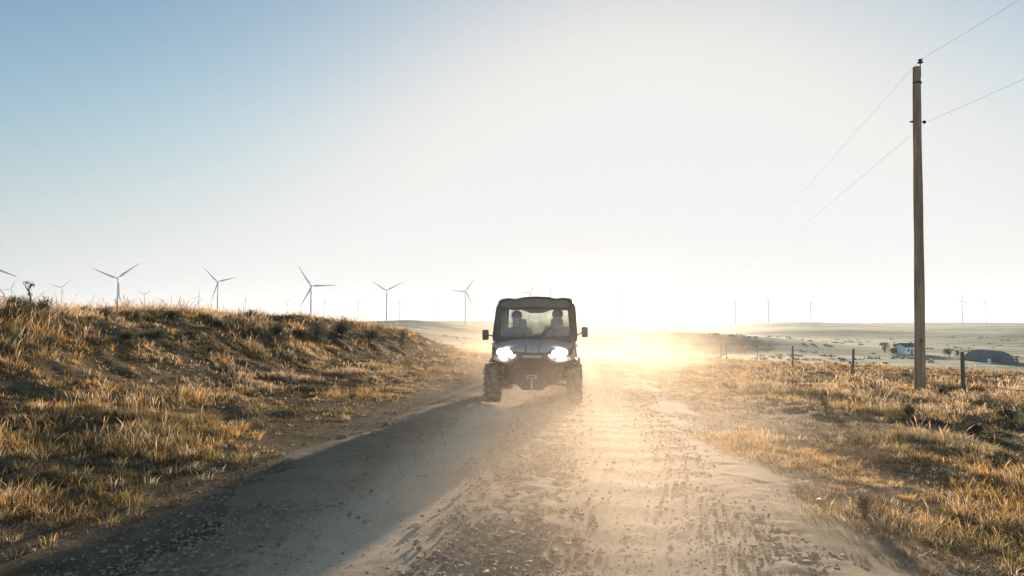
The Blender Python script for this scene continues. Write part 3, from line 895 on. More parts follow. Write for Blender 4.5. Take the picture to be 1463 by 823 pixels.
TUR = [  # hub px, hub py, blade px, blade angle (clockwise from up), label
    (-24, 377, 60, 109, 'nearest wind turbine, outside the left edge with one blade tip reaching into the sky'),
    (16.6, 413, 15.5, 25, 'small wind turbine at the left photo edge above the dark skyline bushes'),
    (88.8, 411, 15, 47, 'small wind turbine between the skyline bushes and the tall left turbine'),
    (169, 398, 37, 53, 'tall wind turbine farthest left on the bank skyline, blades in a wide Y'),
    (207, 421, 13.5, 60, 'small Y-shaped wind turbine just right of the tall left turbine'),
    (284.5, 423.5, 12.5, 12, 'small wind turbine just left of the second tall turbine'),
    (311.7, 403, 28, 76, 'tall wind turbine second from left with one blade pointing upper left'),
    (350.8, 431.6, 9.5, -3, 'tiny wind turbine above the lone round skyline bush'),
    (410.3, 431.7, 9.5, 50, 'small wind turbine left of the turbine with a level right blade'),
    (444.7, 409, 32, 87, 'tall wind turbine with one blade level to the right, above the bank brow'),
    (464, 433, 9.5, -4, 'small wind turbine just right of the turbine with a level blade'),
    (511, 433, 9, 48, 'small pale wind turbine midway along the bank brow'),
    (552.6, 415.4, 25, 62, 'Y-shaped wind turbine standing past the right end of the bank brow'),
    (571, 433, 9, 2, 'very faint small wind turbine right of the Y-shaped one'),
    (621.5, 431, 9.5, 58, 'faint small wind turbine midway between two mid-sized turbines'),
    (665, 416.7, 22, 34, 'wind turbine standing left of the vehicle with one blade level to the left'),
    (684, 432.5, 9.5, 30, 'faint small wind turbine nearest the vehicle on its left'),
    (756.6, 418.5, 18, 36, 'wind turbine rising directly behind the vehicle roof'),
    (852, 432, 9, 0, 'faint wind turbine nearest the vehicle on its right'),
    (889.5, 422.3, 15.5, 56, 'pale Y-shaped wind turbine in the glare right of the vehicle'),
    (1050.6, 431, 9, 4, 'ghostly wind turbine in the glare above the braced fence posts'),
    (1097.5, 429, 9, 70, 'ghostly wind turbine midway between the glare and the hilltop'),
    (1158, 432.5, 10, 80, 'wind turbine behind the right hilltop above the leaning fence post'),
    (1374.4, 430, 13, 3, 'wind turbine right of the utility pole with one blade straight up'),
    (1408, 430, 10, 83, 'wind turbine with one blade to upper left, second right of the utility pole')]
def turb_place(px, py, L, ang, label, name='wind_turbine', group='wind turbines on the horizon'):
    H = 464 - py
    ratio = L / H
    tall = 82 if ratio > .42 else 118
    if ratio < .42 and 560 < px < 1250: tall = 95
    d = F * tall / H
    x = (px - 731.5) / F * d
    g = ground_z(x, d)
    hub = P(px, py, d)
    yaw = random.uniform(-.3, .3) + .1
    return turbine(name, label, hub, g - 1, L * d / F / max(.9, math.cos(yaw)), ang, yaw, group)
for a in TUR: turb_place(*a)
TS = [(1389, 450, 5, 40, 'tiny far turbine just right of the straight-up blade turbine'), (1398, 452, 4.5, 15, 'tiny far turbine left of the second turbine past the pole'),
      (1422, 450.5, 5, 70, 'tiny far turbine, first of the pair right of the second turbine past the pole'), (1427.5, 452, 4.5, 20, 'tiny far turbine, second of the close pair'),
      (1444, 452, 4.5, 100, 'tiny far turbine standing alone, second from the right photo edge but one'), (1452.5, 449.5, 5, 5, 'tiny far turbine, taller one of the last two'), (1460.5, 451.5, 4.5, 55, 'tiny far turbine at the very right photo edge')]
for a in TS:
    px, py, L, ang, lab = a
    H = 464 - py; d = F * 78 / H
    x = (px - 731.5) / F * d
    turbine('wind_turbine', lab, P(px, py, d), ground_z(x, d) - 1, L * d / F, ang, .1, 'tiny far turbines at the right horizon')

# ------------------------------------------------------------------ farm in the valley
hx = (1296.5 - 731.5) / F * 330; hy = 330; hz = ground_z(hx, hy)
house = empty('farmhouse', (hx, hy, hz), R(8)); tag(house, 'small white farmhouse with a low dark roof in the valley, half behind the pole', 'house')
bm = bmesh.new()
add_prism(bm, [(-3.6, -1), (-3.6, 3.5), (0, 4.9), (3.6, 3.5), (3.6, -1)], -4.6, 4.6, 'X')
obj('wall', bm, M['white_wall'], house)
bm = bmesh.new()
for s in (-1, 1):
    add_prism(bm, [(s * 4.2, 3.33), (s * 0.0, 4.96), (s * 0.0, 5.16), (s * 4.2, 3.53)], -5.2, 5.2, 'X')
obj('roof', bm, M['dark_roof'], house)
for wx in (-2.9, .2, 2.6):
    bm = bmesh.new(); add_box(bm, wx - .45, wx + .45, -3.66, -3.605, 1.2, 2.3, .01); w_ = obj('window', bm, M['window'], house)
bm = bmesh.new(); add_box(bm, -1.7, -.8, -3.66, -3.605, .05, 2.1, .01); obj('door', bm, M['dark_roof'], house)
bm = bmesh.new(); add_box(bm, 2.0, 2.5, 1.0, 1.5, 4.0, 5.6, .02); obj('chimney', bm, M['barn'], house)
sx = (1281 - 731.5) / F * 333; sh = empty('shed', (sx - .6, 333, ground_z(sx, 333)), R(8)); tag(sh, 'low dark shed adjoining the left side of the white farmhouse', 'shed')
bm = bmesh.new(); add_prism(bm, [(-1.3, -1), (-1.3, 2.2), (1.3, 2.8), (1.3, -1)], -1.5, 1.5, 'Y'); obj('wall', bm, M['barn'], sh)
bm = bmesh.new(); add_prism(bm, [(-1.5, 2.22), (1.5, 2.9), (1.5, 3.02), (-1.5, 2.34)], -1.7, 1.7, 'Y'); obj('roof', bm, M['dark_roof'], sh)

bx_ = (1421 - 731.5) / F * 262; by_ = 262.; bz_ = ground_z(bx_, by_)
barn = empty('arched_barn', (bx_, by_, bz_), R(-12)); tag(barn, 'dark grey arched steel barn in the valley right of the nearest fence post', 'barn')
bm = bmesh.new()
arch = [(6.1 * math.cos(R(a)), max(0, 4.1 * math.sin(R(a))) if 0 < a < 180 else -1) for a in range(0, 181, 9)]
arch = [(6.1, -1)] + [(6.1 * math.cos(R(a)) * (1 if a not in (0, 180) else 1), 4.3 * math.sin(R(a)) ** .85 if 0 < a < 180 else 0) for a in range(0, 181, 9)] + [(-6.1, -1)]
add_prism(bm, arch, 0, 14, 'Y'); obj('shell', bm, M['barn'], barn)
for k in range(9):
    bm = bmesh.new() if k == 0 else bm
    y = .8 + k * 1.55
    pts = [(6.14 * math.cos(R(a)), y, 4.34 * math.sin(R(a)) ** .85 if 0 < a < 180 else 0) for a in range(0, 181, 9)]
    add_tube(bm, pts, .07, 5)
obj('rib', bm, M['barn'], barn)
bm = bmesh.new(); add_box(bm, -1.6, 1.6, -.06, -.01, 0, 3.0, .01); obj('door', bm, M['dark_roof'], barn)
tx = (1410.5 - 731.5) / F * 257
tank = empty('water_tank', (tx, 257, ground_z(tx, 257))); tag(tank, 'small white tank standing in front of the arched barn', 'tank')
bm = bmesh.new(); add_lathe(bm, [(-.3, .55), (1.25, .55), (1.55, .35), (1.65, .12)], 18, 'Z'); obj('body', bm, M['white_wall'], tank, smooth=True)
bm = bmesh.new(); add_lathe(bm, [(1.63, .16), (1.8, .16)], 12, 'Z'); obj('lid', bm, M['iron'], tank)

def tree(name, label, w, h, col, seed, nleaf, trunk_h, loc, group=None, leafs=.16):
    rd = random.Random(seed); r_ = np.random.default_rng(seed)
    root = empty(name, loc); tag(root, label, 'tree', group)
    bm = bmesh.new(); add_tube(bm, [(0, 0, -.4), (.05, 0, trunk_h * .6), (0, .05, h * .55)], [w * .035, w * .028, w * .012], 8)
    cen = []; rad = []
    for i in range(14):
        a = rd.uniform(0, 6.28); rr = rd.uniform(.1, 1) * w * .36; zt = trunk_h * .6 + (h - trunk_h * .6) * rd.uniform(.1, .85); rr *= (1 - .5 * max(0, zt / h - .5) * 2)
        top = Vector((math.cos(a) * rr, math.sin(a) * rr, zt))
        add_tube(bm, [(0, 0, trunk_h * rd.uniform(.5, 1)), top * .6 + Vector((0, 0, zt * .2)), top], [w * .014, w * .009, w * .003], 5)
        cen.append(top); rad.append(w * rd.uniform(.10, .2))
    obj('trunk', bm, M['twig'], root)
    V, q, t_, c = leaf_cloud(np.array([v[:] for v in cen]), np.array(rad), nleaf, leafs, col, .75, r_)
    npmesh('crown', V, q, None, M['leaf'], root, c)
    return root
def vtree(px, d, w, h, col, seed, label, n=2600, th=.4, name='round_tree', leafs=.16):
    x = (px - 731.5) / F * d
    tree(name, label, w, h, col, seed, n, h * th, (x, d, ground_z(x, d)), 'trees around the farm', leafs)
vtree(1262, 335, 7.6, 5.6, (.30, .25, .12), 1, 'pale straw-coloured round tree left of the white farmhouse', 3000, .15)
vtree(1276, 338, 2.2, 6.6, (.14, .12, .08), 2, 'thin bare upright tree between the pale round tree and the farmhouse', 500, .4, 'bare_tree')
vtree(1272, 330, 3.4, 2.6, (.2, .15, .08), 3, 'low brown bush under the pale round tree', 900, .1, 'low_tree')
vtree(1354, 300, 6.0, 4.0, (.12, .13, .07), 4, 'dark flat-topped tree left of the nearest fence post', 2000, .4)
vtree(1365, 303, 3.4, 3.0, (.14, .14, .08), 5, 'small olive tree just behind the nearest fence post', 900, .35)
vtree(1449, 250, 2.2, 2.4, (.10, .085, .05), 6, 'small dark thin tree right of the arched barn', 400, .3, 'bare_tree')
# ------------------------------------------------------------------ the utility vehicle (front faces -Y)
veh = empty('utility_vehicle', (0, 0, 0)); tag(veh, 'dusty black and silver side-by-side off-road vehicle with lit headlights driving up the road', 'off-road vehicle')
# wheels
def wheel(x, y, r=.335, w=.24):
    s = 1 if x > 0 else -1
    bm = bmesh.new(); add_lathe(bm, [(-w * .42, r * .62), (-w * .5, r * .72), (-w * .5, r * .86), (-w * .40, r * .955), (-w * .2, r * .975), (w * .2, r * .975), (w * .40, r * .955), (w * .5, r * .86), (w * .5, r * .72), (w * .42, r * .62)], 40, 'X')
    nl = 20
    for k in range(nl):
        for sd, off in ((-1, 0), (1, .5)):
            a = 2 * math.pi * (k + off) / nl
            mt = Matrix.Rotation(a, 4, 'X')
            add_box(bm, sd * w * .06 - .032 + sd * .035, sd * w * .06 + .032 + sd * .035, -.021, .021, r * .94, r * 1.02, .004, mt @ Matrix.Rotation(sd * .35, 4, 'Z'))
            add_box(bm, sd * w * .47 - .02, sd * w * .47 + .02, -.024, .024, r * .82, r * .995, .005, mt)
    ty = obj('wheel', bm, M['rubber'], veh, smooth=False); ty.location = (x, y, r)
    bm = bmesh.new(); add_lathe(bm, [(-.10, r * .60), (-.10, r * .66), (.10, r * .66), (.10, r * .60), (.085, r * .57), (.04, r * .52), (.035, .07), (.075, .06), (.08, .0)][:-1], 28, 'X')
    for k in range(6):
        add_box(bm, .03, .075, -.022, .022, .05, r * .56, .006, Matrix.Rotation(2 * math.pi * k / 6, 4, 'X'))
    rm = obj('rim', bm, M['rim'], ty, smooth=True)
    if s < 0: rm.rotation_euler = (0, 0, math.pi)
    return ty
WX = .715
wheel(-WX, .50); wheel(WX, .50); wheel(-WX, 3.0); wheel(WX, 3.0)

# chassis tub and skid plate
bm = bmesh.new()
add_prism(bm, [(.25, .36), (.05, .52), (.06, .60), (.9, .62), (3.6, .62), (3.6, .42), (2.7, .30), (.9, .30)], -.36, .36, 'X'); bevel_all(bm, .02)
obj('chassis', bm, M['blackp'], veh)
bm = bmesh.new()
add_prism(bm, [(-.72, .48), (-.74, .38), (-.70, .34), (.70, .34), (.74, .38), (.72, .48)], 1.0, 2.55, 'Y'); bevel_all(bm, .015)
obj('side_sill', bm, M['blackp'], veh)

# front fascia
def sym(prof): return prof + [(-x, z) for x, z in reversed(prof)]
bm = bmesh.new()
add_loft(bm, [[(x, y, z) for x, z in sym(pr)] for y, pr in (
    (.02, [(0, .875), (.30, .885), (.42, .83), (.50, .72), (.40, .66), (.30, .50), (.20, .44), (0, .44)]),
    (.14, [(0, .91), (.34, .90), (.68, .93), (.69, .76), (.52, .66), (.44, .46), (.36, .34), (0, .34)]),
    (.34, [(0, .95), (.34, .94), (.715, .96), (.72, .78), (.54, .70), (.50, .46), (.42, .32), (0, .32)]),
    (.60, [(0, .97), (.34, .96), (.72, .98), (.725, .84), (.54, .76), (.50, .46), (.42, .31), (0, .31)]))])
bevel_all(bm, .012)
obj('front_fascia', bm, M['blackp'], veh)
bm = bmesh.new()   # recessed grille bars and the trim line below the badge
for z in (.775, .755):
    add_box(bm, -.27, .27, -.012, .03, z - .005, z + .005, .002)
for x in (-.24, -.12, 0, .12, .24): add_box(bm, x - .006, x + .006, -.008, .03, .60, .74, .002)
obj('grille', bm, M['frame'], veh)
bm = bmesh.new()   # lower bumper with its skid face
add_loft(bm, [[(x, y, z) for x, z in sym(pr)] for y, pr in (
    (-.05, [(0, .60), (.20, .60), (.26, .54), (.20, .36), (.12, .28), (0, .28)]),
    (.06, [(0, .64), (.30, .64), (.36, .54), (.26, .34), (.16, .25), (0, .25)]),
    (.30, [(0, .64), (.32, .64), (.40, .54), (.28, .32), (.18, .25), (0, .25)]))])
bevel_all(bm, .012); obj('bumper', bm, M['blackp'], veh)
bm = bmesh.new()
for s in (-1, 1):
    add_tube(bm, [(s * .28, -.02, .76), (s * .33, -.06, .60), (s * .28, -.03, .40)], .016, 8)
    add_tube(bm, [(s * .41, .06, .72), (s * .47, .08, .60), (s * .40, .10, .48)], .010, 8)
obj('brush_guard', bm, M['frame'], veh, smooth=True)

# silver hood: three panels split by two black seams
def hood_panel(xa, xb, name='hood_panel'):
    bm = bmesh.new()
    n = 6; secs = []
    for y, z, k in ((.035, .912, .965), (.05, .955, .97), (.12, .995, .985), (.35, 1.035, 1.0), (.65, 1.065, 1.02), (.93, 1.085, 1.03)):
        top = []; bot = []
        for i in range(n + 1):
            x = (xa + (xb - xa) * i / n) * k
            ax = abs(x)
            crown = -.055 * (ax / .7) ** 2 + (.010 if .1 < ax < .5 else 0) - .02 * max(0, ax - .6) / .1
            fy = .16 * (ax / .7) ** 2.2 if y < .2 else .05 * (ax / .7) ** 2 if y < .4 else 0
            lo = .045 if y < .2 else .03
            top.append((x, y + fy, z + crown)); bot.append((x, y + fy + .004, z + crown - lo))
        secs.append(top + bot[::-1])
    add_loft(bm, secs)
    bevel_all(bm, .006, 2, 50)
    return obj(name, bm, M['silver'], veh, smooth=True)
hood_panel(-.695, -.125); hood_panel(-.105, .105); hood_panel(.125, .695)
bm = bmesh.new()   # black underlay of the seams
add_loft(bm, [[(-.16, y, z), (.16, y, z), (.16, y, z - .06), (-.16, y, z - .06)] for y, z in ((.05, .90), (.07, .945), (.14, .98), (.35, 1.015), (.65, 1.045), (.93, 1.065))])
obj('hood_seam', bm, M['frame'], veh)
bm = bmesh.new()   # small dark emblem: a plain bar mark on the middle panel
add_box(bm, -.035, .035, -.002, .0, 0, .018, .002, Matrix.Translation((0, .045, .925)))
obj('emblem', bm, M['frame'], veh)

# headlights
for s in (-1, 1):
    bm = bmesh.new()
    add_loft(bm, [[(s * .27, .015, .90), (s * .62, .16, .955), (s * .645, .19, .86), (s * .46, .07, .80), (s * .31, .02, .815)], [(s * .27, .12, .90), (s * .62, .26, .955), (s * .645, .28, .86), (s * .46, .17, .80), (s * .31, .12, .815)]])
    hl = obj('headlight', bm, M['frame'], veh)
    for x, y, z, r in ((.385, -.005, .868, .052), (.545, .060, .892, .048)):
        bm = bmesh.new(); add_lathe(bm, [(-.016, r * .55), (-.010, r * .85), (0, r), (.02, r)], 24, 'Y', (s * x, y - .004, z)); obj('lamp', bm, M['lamp'], hl, smooth=True)
        bm = bmesh.new(); add_lathe(bm, [(-.004, r * 1.0), (.004, r * 1.45), (.03, r * 1.4)], 24, 'Y', (s * x, y - .002, z)); obj('bowl', bm, M['bowl'], hl, smooth=True)
        bm = bmesh.new()
        for k in range(28):
            a = 2 * math.pi * k / 28
        add_lathe(bm, [(-.006, r * 1.46), (-.012, r * 1.50), (-.006, r * 1.56), (.03, r * 1.56)], 28, 'Y', (s * x, y, z)); obj('bezel', bm, M['frame'], hl, smooth=True)
    bm = bmesh.new()
    add_tube(bm, [(s * .285, -.012, .842), (s * .345, -.008, .797), (s * .50, .062, .815)], .011, 8)
    obj('light_strip', bm, M['drl'], hl, smooth=True)
    bm = bmesh.new(); add_box(bm, s * .665 - .015, s * .665 + .015, .15, .165, .80, .85, .003); obj('reflector', bm, M['orange'], veh)

for s in (-1, 1):
    la = bpy.data.lights.new('headlight_beam', 'SPOT'); la.energy = 80; la.spot_size = R(100); la.spot_blend = .8; la.shadow_soft_size = .06; la.color = (1, .95, .88)
    lo = bpy.data.objects.new('headlight_beam', la); COL.objects.link(lo); lo.parent = veh; lo.location = (s * .46, -.07, .875); lo.rotation_euler = (R(88), 0, 0)
# badge strip with lettering
bm = bmesh.new(); add_box(bm, -.165, .165, .000, .018, .79, .84, .003); bd = obj('badge', bm, M['frame'], veh)
cu = bpy.data.curves.new('lettering', 'FONT'); cu.body = 'DEFENDER'; cu.size = .056; cu.extrude = .003; cu.align_x = 'CENTER'; cu.align_y = 'CENTER'; cu.offset = .0012; cu.space_character = 1.04
to = bpy.data.objects.new('lettering_src', cu); COL.objects.link(to)
dg = bpy.context.evaluated_depsgraph_get(); me = bpy.data.meshes.new_from_object(to.evaluated_get(dg)); bpy.data.objects.remove(to)
me.materials.clear(); me.materials.append(M['badge'])
lt = link('lettering', me, bd); lt.rotation_euler = (R(90), 0, 0); lt.location = (0, -.004, .815)
wd = lt.dimensions.x; lt.scale = (.315 / max(.01, max(v.co.x for v in me.vertices) - min(v.co.x for v in me.vertices)), 1, 1)

# winch, hook and strap
bm = bmesh.new(); add_box(bm, -.085, .085, -.085, -.05, .45, .515, .006); wn = obj('winch_fairlead', bm, M['steel'], veh)
bm = bmesh.new(); add_box(bm, -.055, .055, -.092, -.084, .47, .497, .003); obj('slot', bm, M['frame'], wn)
bm = bmesh.new(); add_tube(bm, [(0, -.10, .48), (.0, -.115, .455), (.022, -.115, .43), (.012, -.115, .405), (-.014, -.115, .41), (-.02, -.115, .435)], .009, 8); hk = obj('winch_hook', bm, M['steel'], veh, smooth=True)
bm = bmesh.new(); add_box(bm, -.013, .013, -.120, -.114, .25, .41, .001); obj('strap', bm, M['strap'], hk)

# front and rear suspension
for yy, nm in ((.50, 'front'), (3.0, 'rear')):
    for s in (-1, 1):
        bm = bmesh.new()
        for dy in (-.17, .17):
            add_tube(bm, [(s * .2, yy + dy, .36), (s * .62, yy + dy * .25, .29)], .019, 8)
            add_tube(bm, [(s * .26, yy + dy, .52), (s * .60, yy + dy * .25, .44)], .016, 8)
        add_box(bm, s * .60 - .025, s * .60 + .025, yy - .06, yy + .06, .22, .47, .01)
        obj('suspension_arm', bm, M['frame'], veh, smooth=True)
        bm = bmesh.new()
        pts = [(s * (.33 + .16 * t), yy - .02, .80 - .46 * t) for t in (0, 1)]
        add_tube(bm, pts, .022, 10)
        for k in range(9):
            t = .08 + k * .085
            c = Vector(pts[0]).lerp(Vector(pts[1]), t)
            add_lathe(bm, [(-.008, .038), (0, .046), (.008, .038)], 14, 'Z', c)
        obj('shock_absorber', bm, M['steel'], veh, smooth=True)

# front fenders (flares over the wheels), rear fenders and cargo bed
for s in (-1, 1):
    bm = bmesh.new(); out = []; 
    for i in range(9):
        a = R(62 + 108 * i / 8); out.append((.50 - .45 * math.cos(a), .335 + .46 * math.sin(a)))
    secs = [[(s * .58, y, z) , (s * .74, y, z - .01), (s * .765, y, z - .04), (s * .74, y, z - .035), (s * .58, y, z - .03)] for y, z in out]
    add_loft(bm, secs); obj('front_fender', bm, M['blackp'], veh, smooth=True)
    bm = bmesh.new(); out = []
    for i in range(9):
        a = R(15 + 150 * i / 8); out.append((3.0 - .46 * math.cos(a), .335 + .47 * math.sin(a)))
    secs = [[(s * .56, y, z), (s * .77, y, z - .01), (s * .79, y, z - .04), (s * .76, y, z - .035), (s * .56, y, z - .03)] for y, z in out]
    add_loft(bm, secs); obj('rear_fender', bm, M['blackp'], veh, smooth=True)
bm = bmesh.new()
for s in (-1, 1): add_box(bm, s * .70 - .02, s * .70 + .02, 2.75, 3.95, .82, 1.12, .008)
add_box(bm, -.72, .72, 2.75, 3.95, .78, .82, .005); add_box(bm, -.72, .72, 3.93, 3.97, .82, 1.12, .006); add_box(bm, -.72, .72, 2.72, 2.76, .82, 1.10, .006)
obj('cargo_bed', bm, M['blackp'], veh)

# side bodywork and doors (two a side)
for s in (-1, 1):
    bm = bmesh.new()
    pr = [(.62, .50), (.60, 1.03), (.95, 1.06), (1.02, .48)]
    add_prism(bm, pr, s * .70, s * .745, 'X'); bevel_all(bm, .01); obj('cowl_panel', bm, M['silver'], veh)
    for y0, y1 in ((1.05, 1.86), (1.90, 2.68)):
        bm = bmesh.new()
        secs = []
        for z, off in ((.46, .0), (.60, .022), (.85, .03), (1.06, .008)):
            secs.append([(s * (.70 + off), y0, z), (s * (.735 + off), y0 + .015, z), (s * (.735 + off), y1 - .015, z), (s * (.70 + off), y1, z)])
        add_loft(bm, secs); bevel_all(bm, .008)
        dr = obj('door', bm, M['silver'] if y0 < 1.5 else M['blackp'], veh)
        bm = bmesh.new(); add_box(bm, s * .775 - .012, s * .775 + .012, y1 - .20, y1 - .08, .93, .96, .005); obj('handle', bm, M['frame'], dr)
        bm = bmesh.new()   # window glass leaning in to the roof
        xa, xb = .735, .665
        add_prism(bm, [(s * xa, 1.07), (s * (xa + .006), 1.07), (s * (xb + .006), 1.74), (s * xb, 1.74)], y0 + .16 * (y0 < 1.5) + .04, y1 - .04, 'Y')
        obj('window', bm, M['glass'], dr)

# cab frame: chunky moulded pillars round the windshield
def bar(bm, a, b, w, d, bev=.012):
    a = Vector(a); b = Vector(b); t = (b - a); L = t.length; t.normalize()
    q = t.to_track_quat('Z', 'Y').to_matrix().to_4x4(); q.translation = a
    add_box(bm, -w / 2, w / 2, -d / 2, d / 2, 0, L, bev, q)
bm = bmesh.new()
# windshield surround as one sloped ring
def ring(bm, outer, inner, thick):
    n = len(outer)
    A = [bm.verts.new(p) for p in outer]; B = [bm.verts.new(p) for p in inner]
    C = [bm.verts.new((p[0], p[1] + thick, p[2])) for p in outer]; D = [bm.verts.new((p[0], p[1] + thick, p[2])) for p in inner]
    for k in range(n):
        j = (k + 1) % n
        bm.faces.new((A[k], A[j], B[j], B[k])); bm.faces.new((C[k], D[k], D[j], C[j]))
        bm.faces.new((A[k], C[k], C[j], A[j])); bm.faces.new((B[k], B[j], D[j], D[k]))
def sl(x, z): return (x, .90 + (z - 1.07) * .56, z if z < 1.3 else z - .05)
outer = [sl(-.765, 1.06), sl(-.780, 1.16), sl(-.745, 1.72), sl(-.715, 1.80), sl(-.62, 1.855), sl(0, 1.875), sl(.62, 1.855), sl(.715, 1.80), sl(.745, 1.72), sl(.780, 1.16), sl(.765, 1.06), sl(0, 1.075)]
inner = [sl(-.625, 1.15), sl(-.635, 1.19), sl(-.60, 1.66), sl(-.585, 1.685), sl(-.55, 1.70), sl(0, 1.705), sl(.55, 1.70), sl(.585, 1.685), sl(.60, 1.66), sl(.635, 1.19), sl(.625, 1.15), sl(0, 1.145)]
ring(bm, outer, inner, .075); bevel_all(bm, .016, 3, 40)
obj('windshield_frame', bm, M['frame'], veh, smooth=True)
bm = bmesh.new()
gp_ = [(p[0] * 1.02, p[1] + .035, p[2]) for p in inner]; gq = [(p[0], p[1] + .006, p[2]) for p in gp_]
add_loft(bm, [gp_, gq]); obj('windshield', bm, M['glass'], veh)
bm = bmesh.new(); add_tube(bm, [(-.15, .93, 1.14), (.12, .95, 1.20), (.30, 1.0, 1.28)], .008, 6); obj('wiper', bm, M['frame'], veh)
bm = bmesh.new()
for s in (-1, 1):
    bar(bm, (s * .70, 1.88, .95), (s * .655, 1.86, 1.80), .06, .07)
    bar(bm, (s * .70, 2.72, .80), (s * .655, 2.66, 1.80), .06, .08)
    bar(bm, (s * .66, 1.30, 1.79), (s * .655, 2.70, 1.80), .06, .06)
bar(bm, (-.68, 2.70, 1.08), (.68, 2.70, 1.08), .05, .05); bar(bm, (-.66, 2.66, 1.80), (.66, 2.66, 1.80), .05, .05); bar(bm, (-.66, 1.86, 1.80), (.66, 1.86, 1.80), .05, .05)
obj('roll_cage', bm, M['frame'], veh)
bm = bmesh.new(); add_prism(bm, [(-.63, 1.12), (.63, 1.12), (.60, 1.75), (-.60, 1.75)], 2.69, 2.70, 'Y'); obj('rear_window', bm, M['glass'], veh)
# roof: raised centre and lobed edges
bm = bmesh.new(); secs = []
for y, k, dz in ((1.22, .90, -.035), (1.27, .97, .0), (1.42, 1, .015), (1.9, 1, .02), (2.5, 1, .01), (2.72, .98, -.01), (2.78, .9, -.05)):
    top = []
    for x, z in ((-.70, 1.79), (-.685, 1.845), (-.62, 1.885), (-.48, 1.90), (-.42, 1.885), (-.34, 1.89), (-.22, 1.918), (0, 1.928), (.22, 1.918), (.34, 1.89), (.42, 1.89), (.48, 1.905), (.62, 1.89), (.685, 1.845), (.70, 1.79), (.60, 1.755), (0, 1.77), (-.60, 1.755)):
        top.append((x * k * 1.035, y, z + dz - .05))
    secs.append(top)
add_loft(bm, secs); obj('roof', bm, M['frame'], veh, smooth=True)
bm = bmesh.new(); add_tube(bm, [(.245, 2.6, 1.90), (.25, 2.62, 2.14)], [.007, .005], 6); obj('antenna', bm, M['iron'], veh)

# mirrors
for s, dz in ((-1, 0), (1, .05)):
    bm = bmesh.new(); add_tube(bm, [(s * .74, 1.0, 1.16), (s * .80, .96, 1.155 + dz * .5), (s * .85, .95, 1.165 + dz)], .014, 8); ma = obj('mirror', bm, M['frame'], veh, smooth=True)
    bm = bmesh.new(); add_box(bm, s * .905 - .06, s * .905 + .06, .93, .99, 1.075 + dz, 1.265 + dz, .028); obj('mirror_housing', bm, M['frame'], ma, smooth=True)
    bm = bmesh.new(); add_box(bm, s * .905 - .045, s * .905 + .045, .988, .994, 1.10 + dz, 1.24 + dz, .004); obj('mirror_glass', bm, M['steel'], ma)

# cabin: dashboard, steering wheel, seats with headrests
bm = bmesh.new(); add_prism(bm, [(.98, 1.10), (1.28, 1.14), (1.34, 1.06), (1.30, .88), (1.0, .80)], -.66, .66, 'X'); bevel_all(bm, .02); obj('dashboard', bm, M['blackp'], veh)
bm = bmesh.new()
c = Vector((.34, 1.50, 1.17)); ax = Vector((0, -.85, .5)).normalized(); u = Vector((1, 0, 0)); v = ax.cross(u)
pts = [c + (u * math.cos(2 * math.pi * k / 24) + v * math.sin(2 * math.pi * k / 24)) * .185 for k in range(25)]
add_tube(bm, pts, .014, 8, cap=False)
for a in (0, 120, 240): add_tube(bm, [c, c + (u * math.cos(R(a + 30)) + v * math.sin(R(a + 30))) * .18], .011, 6)
add_tube(bm, [c, c + ax * .0 + Vector((0, -.22, -.16))], .02, 8)
obj('steering_wheel', bm, M['frame'], veh, smooth=True)
for y in (1.68, 2.32):
    for x in (-.38, .38):
        bm = bmesh.new(); add_box(bm, x - .25, x + .25, y - .18, y + .26, .66, .80, .04); st = obj('seat', bm, M['fabric'], veh, smooth=True)
        bm = bmesh.new(); add_box(bm, -.24, .24, -.05, .05, 0, .50, .04, Matrix.Translation((x, y + .27, .78)) @ Matrix.Rotation(R(-10), 4, 'X')); obj('backrest', bm, M['fabric'], st, smooth=True)
        bm = bmesh.new(); add_box(bm, -.12, .12, -.04, .04, 0, .17, .035, Matrix.Translation((x, y + .37, 1.30)) @ Matrix.Rotation(R(-6), 4, 'X')); obj('headrest', bm, M['fabric'], st, smooth=True)
bm = bmesh.new(); add_box(bm, -.10, .10, 1.30, 1.33, 1.62, 1.68, .012); add_tube(bm, [(0, 1.31, 1.67), (0, 1.27, 1.76)], .01, 6); obj('rear_view_mirror', bm, M['frame'], veh)
bm = bmesh.new(); add_prism(bm, [(-.36, 1.72), (-.25, 1.625), (-.10, 1.575), (.10, 1.575), (.25, 1.625), (.36, 1.72)], 1.36, 1.60, 'Y'); bevel_all(bm, .012); obj('overhead_console', bm, M['blackp'], veh)

